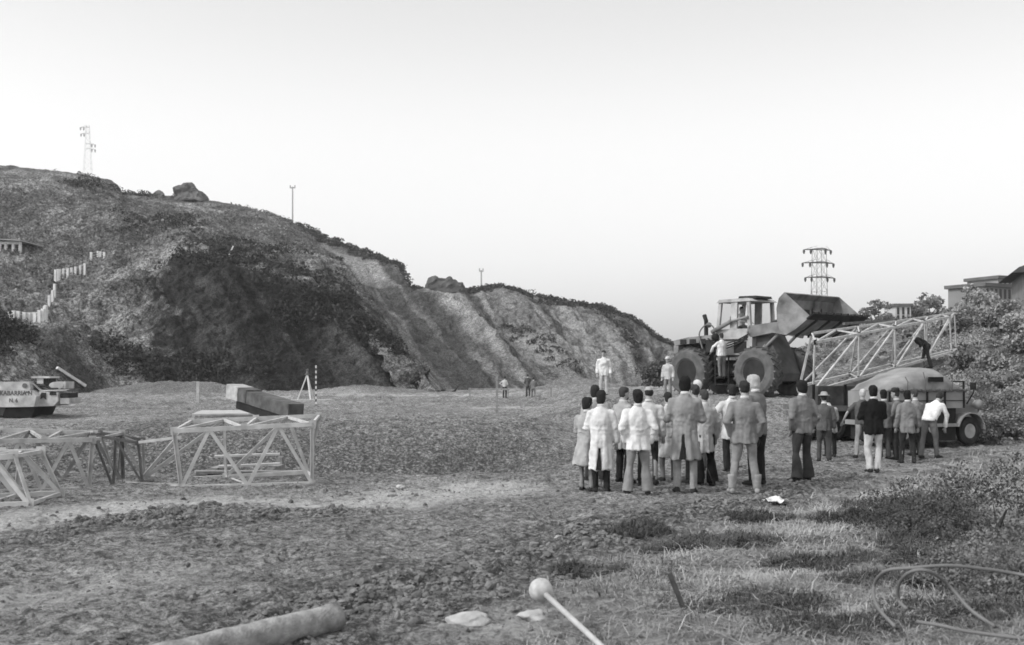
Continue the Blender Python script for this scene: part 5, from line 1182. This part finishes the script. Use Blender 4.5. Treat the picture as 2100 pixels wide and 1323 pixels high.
# straw-like grass on the right
def grasses():
    rs = np.random.RandomState(12)
    def pts(n, cond, rmax=32):
        th = rs.uniform(-.62, .62, n); r = 4.8*np.exp(rs.uniform(0, math.log(rmax/4.8), n)); x, y = r*np.sin(th), r*np.cos(th); k = rs.uniform(0, 1, n) < cond(x, y); return x[k], y[k]
    g1 = lambda x, y: sm(.0, .9, grassmask(x, y)+.4*fbm(x*.7, y*.7, o=2))*sm(-.45, .25, fbm(x*.6+2, y*.6, o=3)+.1)
    x, y = pts(260000, g1); az = 6*fbm(x*.35, y*.35, o=2)
    v, f = blades(x, y, .075+.003*y, .0018+.00026*y, 1.8, 1, az=az*3); np_mesh('dry_grass', v, f, mat('straw', .29, .8, .45, 1.3), smooth=False, label='pale dry flattened grass over the right foreground', category='grass', kind='stuff')
    g2 = lambda x, y: sm(.2, 1.2, grassmask(x, y))*sm(.15, .45, fbm(x*1.5+12, y*1.5, o=3))
    x, y = pts(150000, g2); v, f = blades(x, y, .085+.003*y, .0025+.0003*y, 1.5, 2); np_mesh('dark_weeds', v, f, mat('weed_dark', .13, .8, .4, 3), smooth=False, label='darker weed clumps standing among the dry grass', category='weeds', kind='stuff')
    spots = [(gp(px, py), rr) for px, py, rr in ((1490, 1125, .5), (1385, 1135, .3), (1560, 1245, .45), (1650, 1160, .35), (1760, 1075, .5), (1300, 1105, .35), (1560, 1075, .35), (1700, 1290, .4), (1890, 1140, .6), (1990, 1110, .8), (2070, 1180, .8), (1860, 1050, .7), (1950, 1250, .5), (1210, 1180, .3), (1800, 1180, .35))]
    xs, ys = [], []
    for q, rr in spots: k = int(5200*rr); a_ = rs.uniform(0, 6.28, k); r_ = rr*rs.uniform(0, 1, k)**.6; xs.append(q.x+r_*np.cos(a_)*1.3); ys.append(q.y+r_*np.sin(a_))
    x, y = np.concatenate(xs), np.concatenate(ys); v, f = blades(x, y, .10+.003*y, .0022+.00026*y, 1.4, 22); np_mesh('weed_clumps', v, f, mat('weed_clump_leaf', .085, .8, .6, 3), smooth=False, label='dark matted weed clumps dotted through the dry grass', category='weeds', kind='stuff')
    x, y = pts(16000, g1, 24); v, f = blades(x, y, .24+0*x, .0016+.0002*y, 2.1, 23); np_mesh('hay_strands', v, f, mat('hay', .42, .8, .4, 3), smooth=False, label='long pale strands of hay lying over the grass', category='hay', kind='stuff')
    g3 = lambda x, y: .35*sm(.25, .6, fbm(x*.5+5, y*.5, o=3))*(1-sm(-.3, .3, grassmask(x, y)))
    x, y = pts(40000, g3, 60); v, f = blades(x, y, .04+.002*y, .003+.0004*y, 1.0, 3); np_mesh('sparse_grass', v, f, mat('sparse_grass', .16, .8, .4, 3), smooth=False, label='sparse short grass growing through the mud', category='grass', kind='stuff')
grasses()
# __END2__
# ------------------------------------------------------------------ haze
def haze():
    bm = B(); box(bm, -1700, 1700, -1700, 1700, -14, 130)
    m = bpy.data.materials.new('haze'); m.use_nodes = True; n = m.node_tree.nodes; n.clear()
    v = n.new('ShaderNodeVolumePrincipled'); o = n.new('ShaderNodeOutputMaterial'); m.node_tree.links.new(v.outputs[0], o.inputs['Volume'])
    v.inputs['Color'].default_value = (.95, .95, .95, 1); v.inputs['Density'].default_value = .0003; v.inputs['Anisotropy'].default_value = .2
    h = link('haze', bm, m); h['kind'] = 'stuff'; h['label'] = 'thin pale haze over the whole valley'; h['category'] = 'haze'
haze()
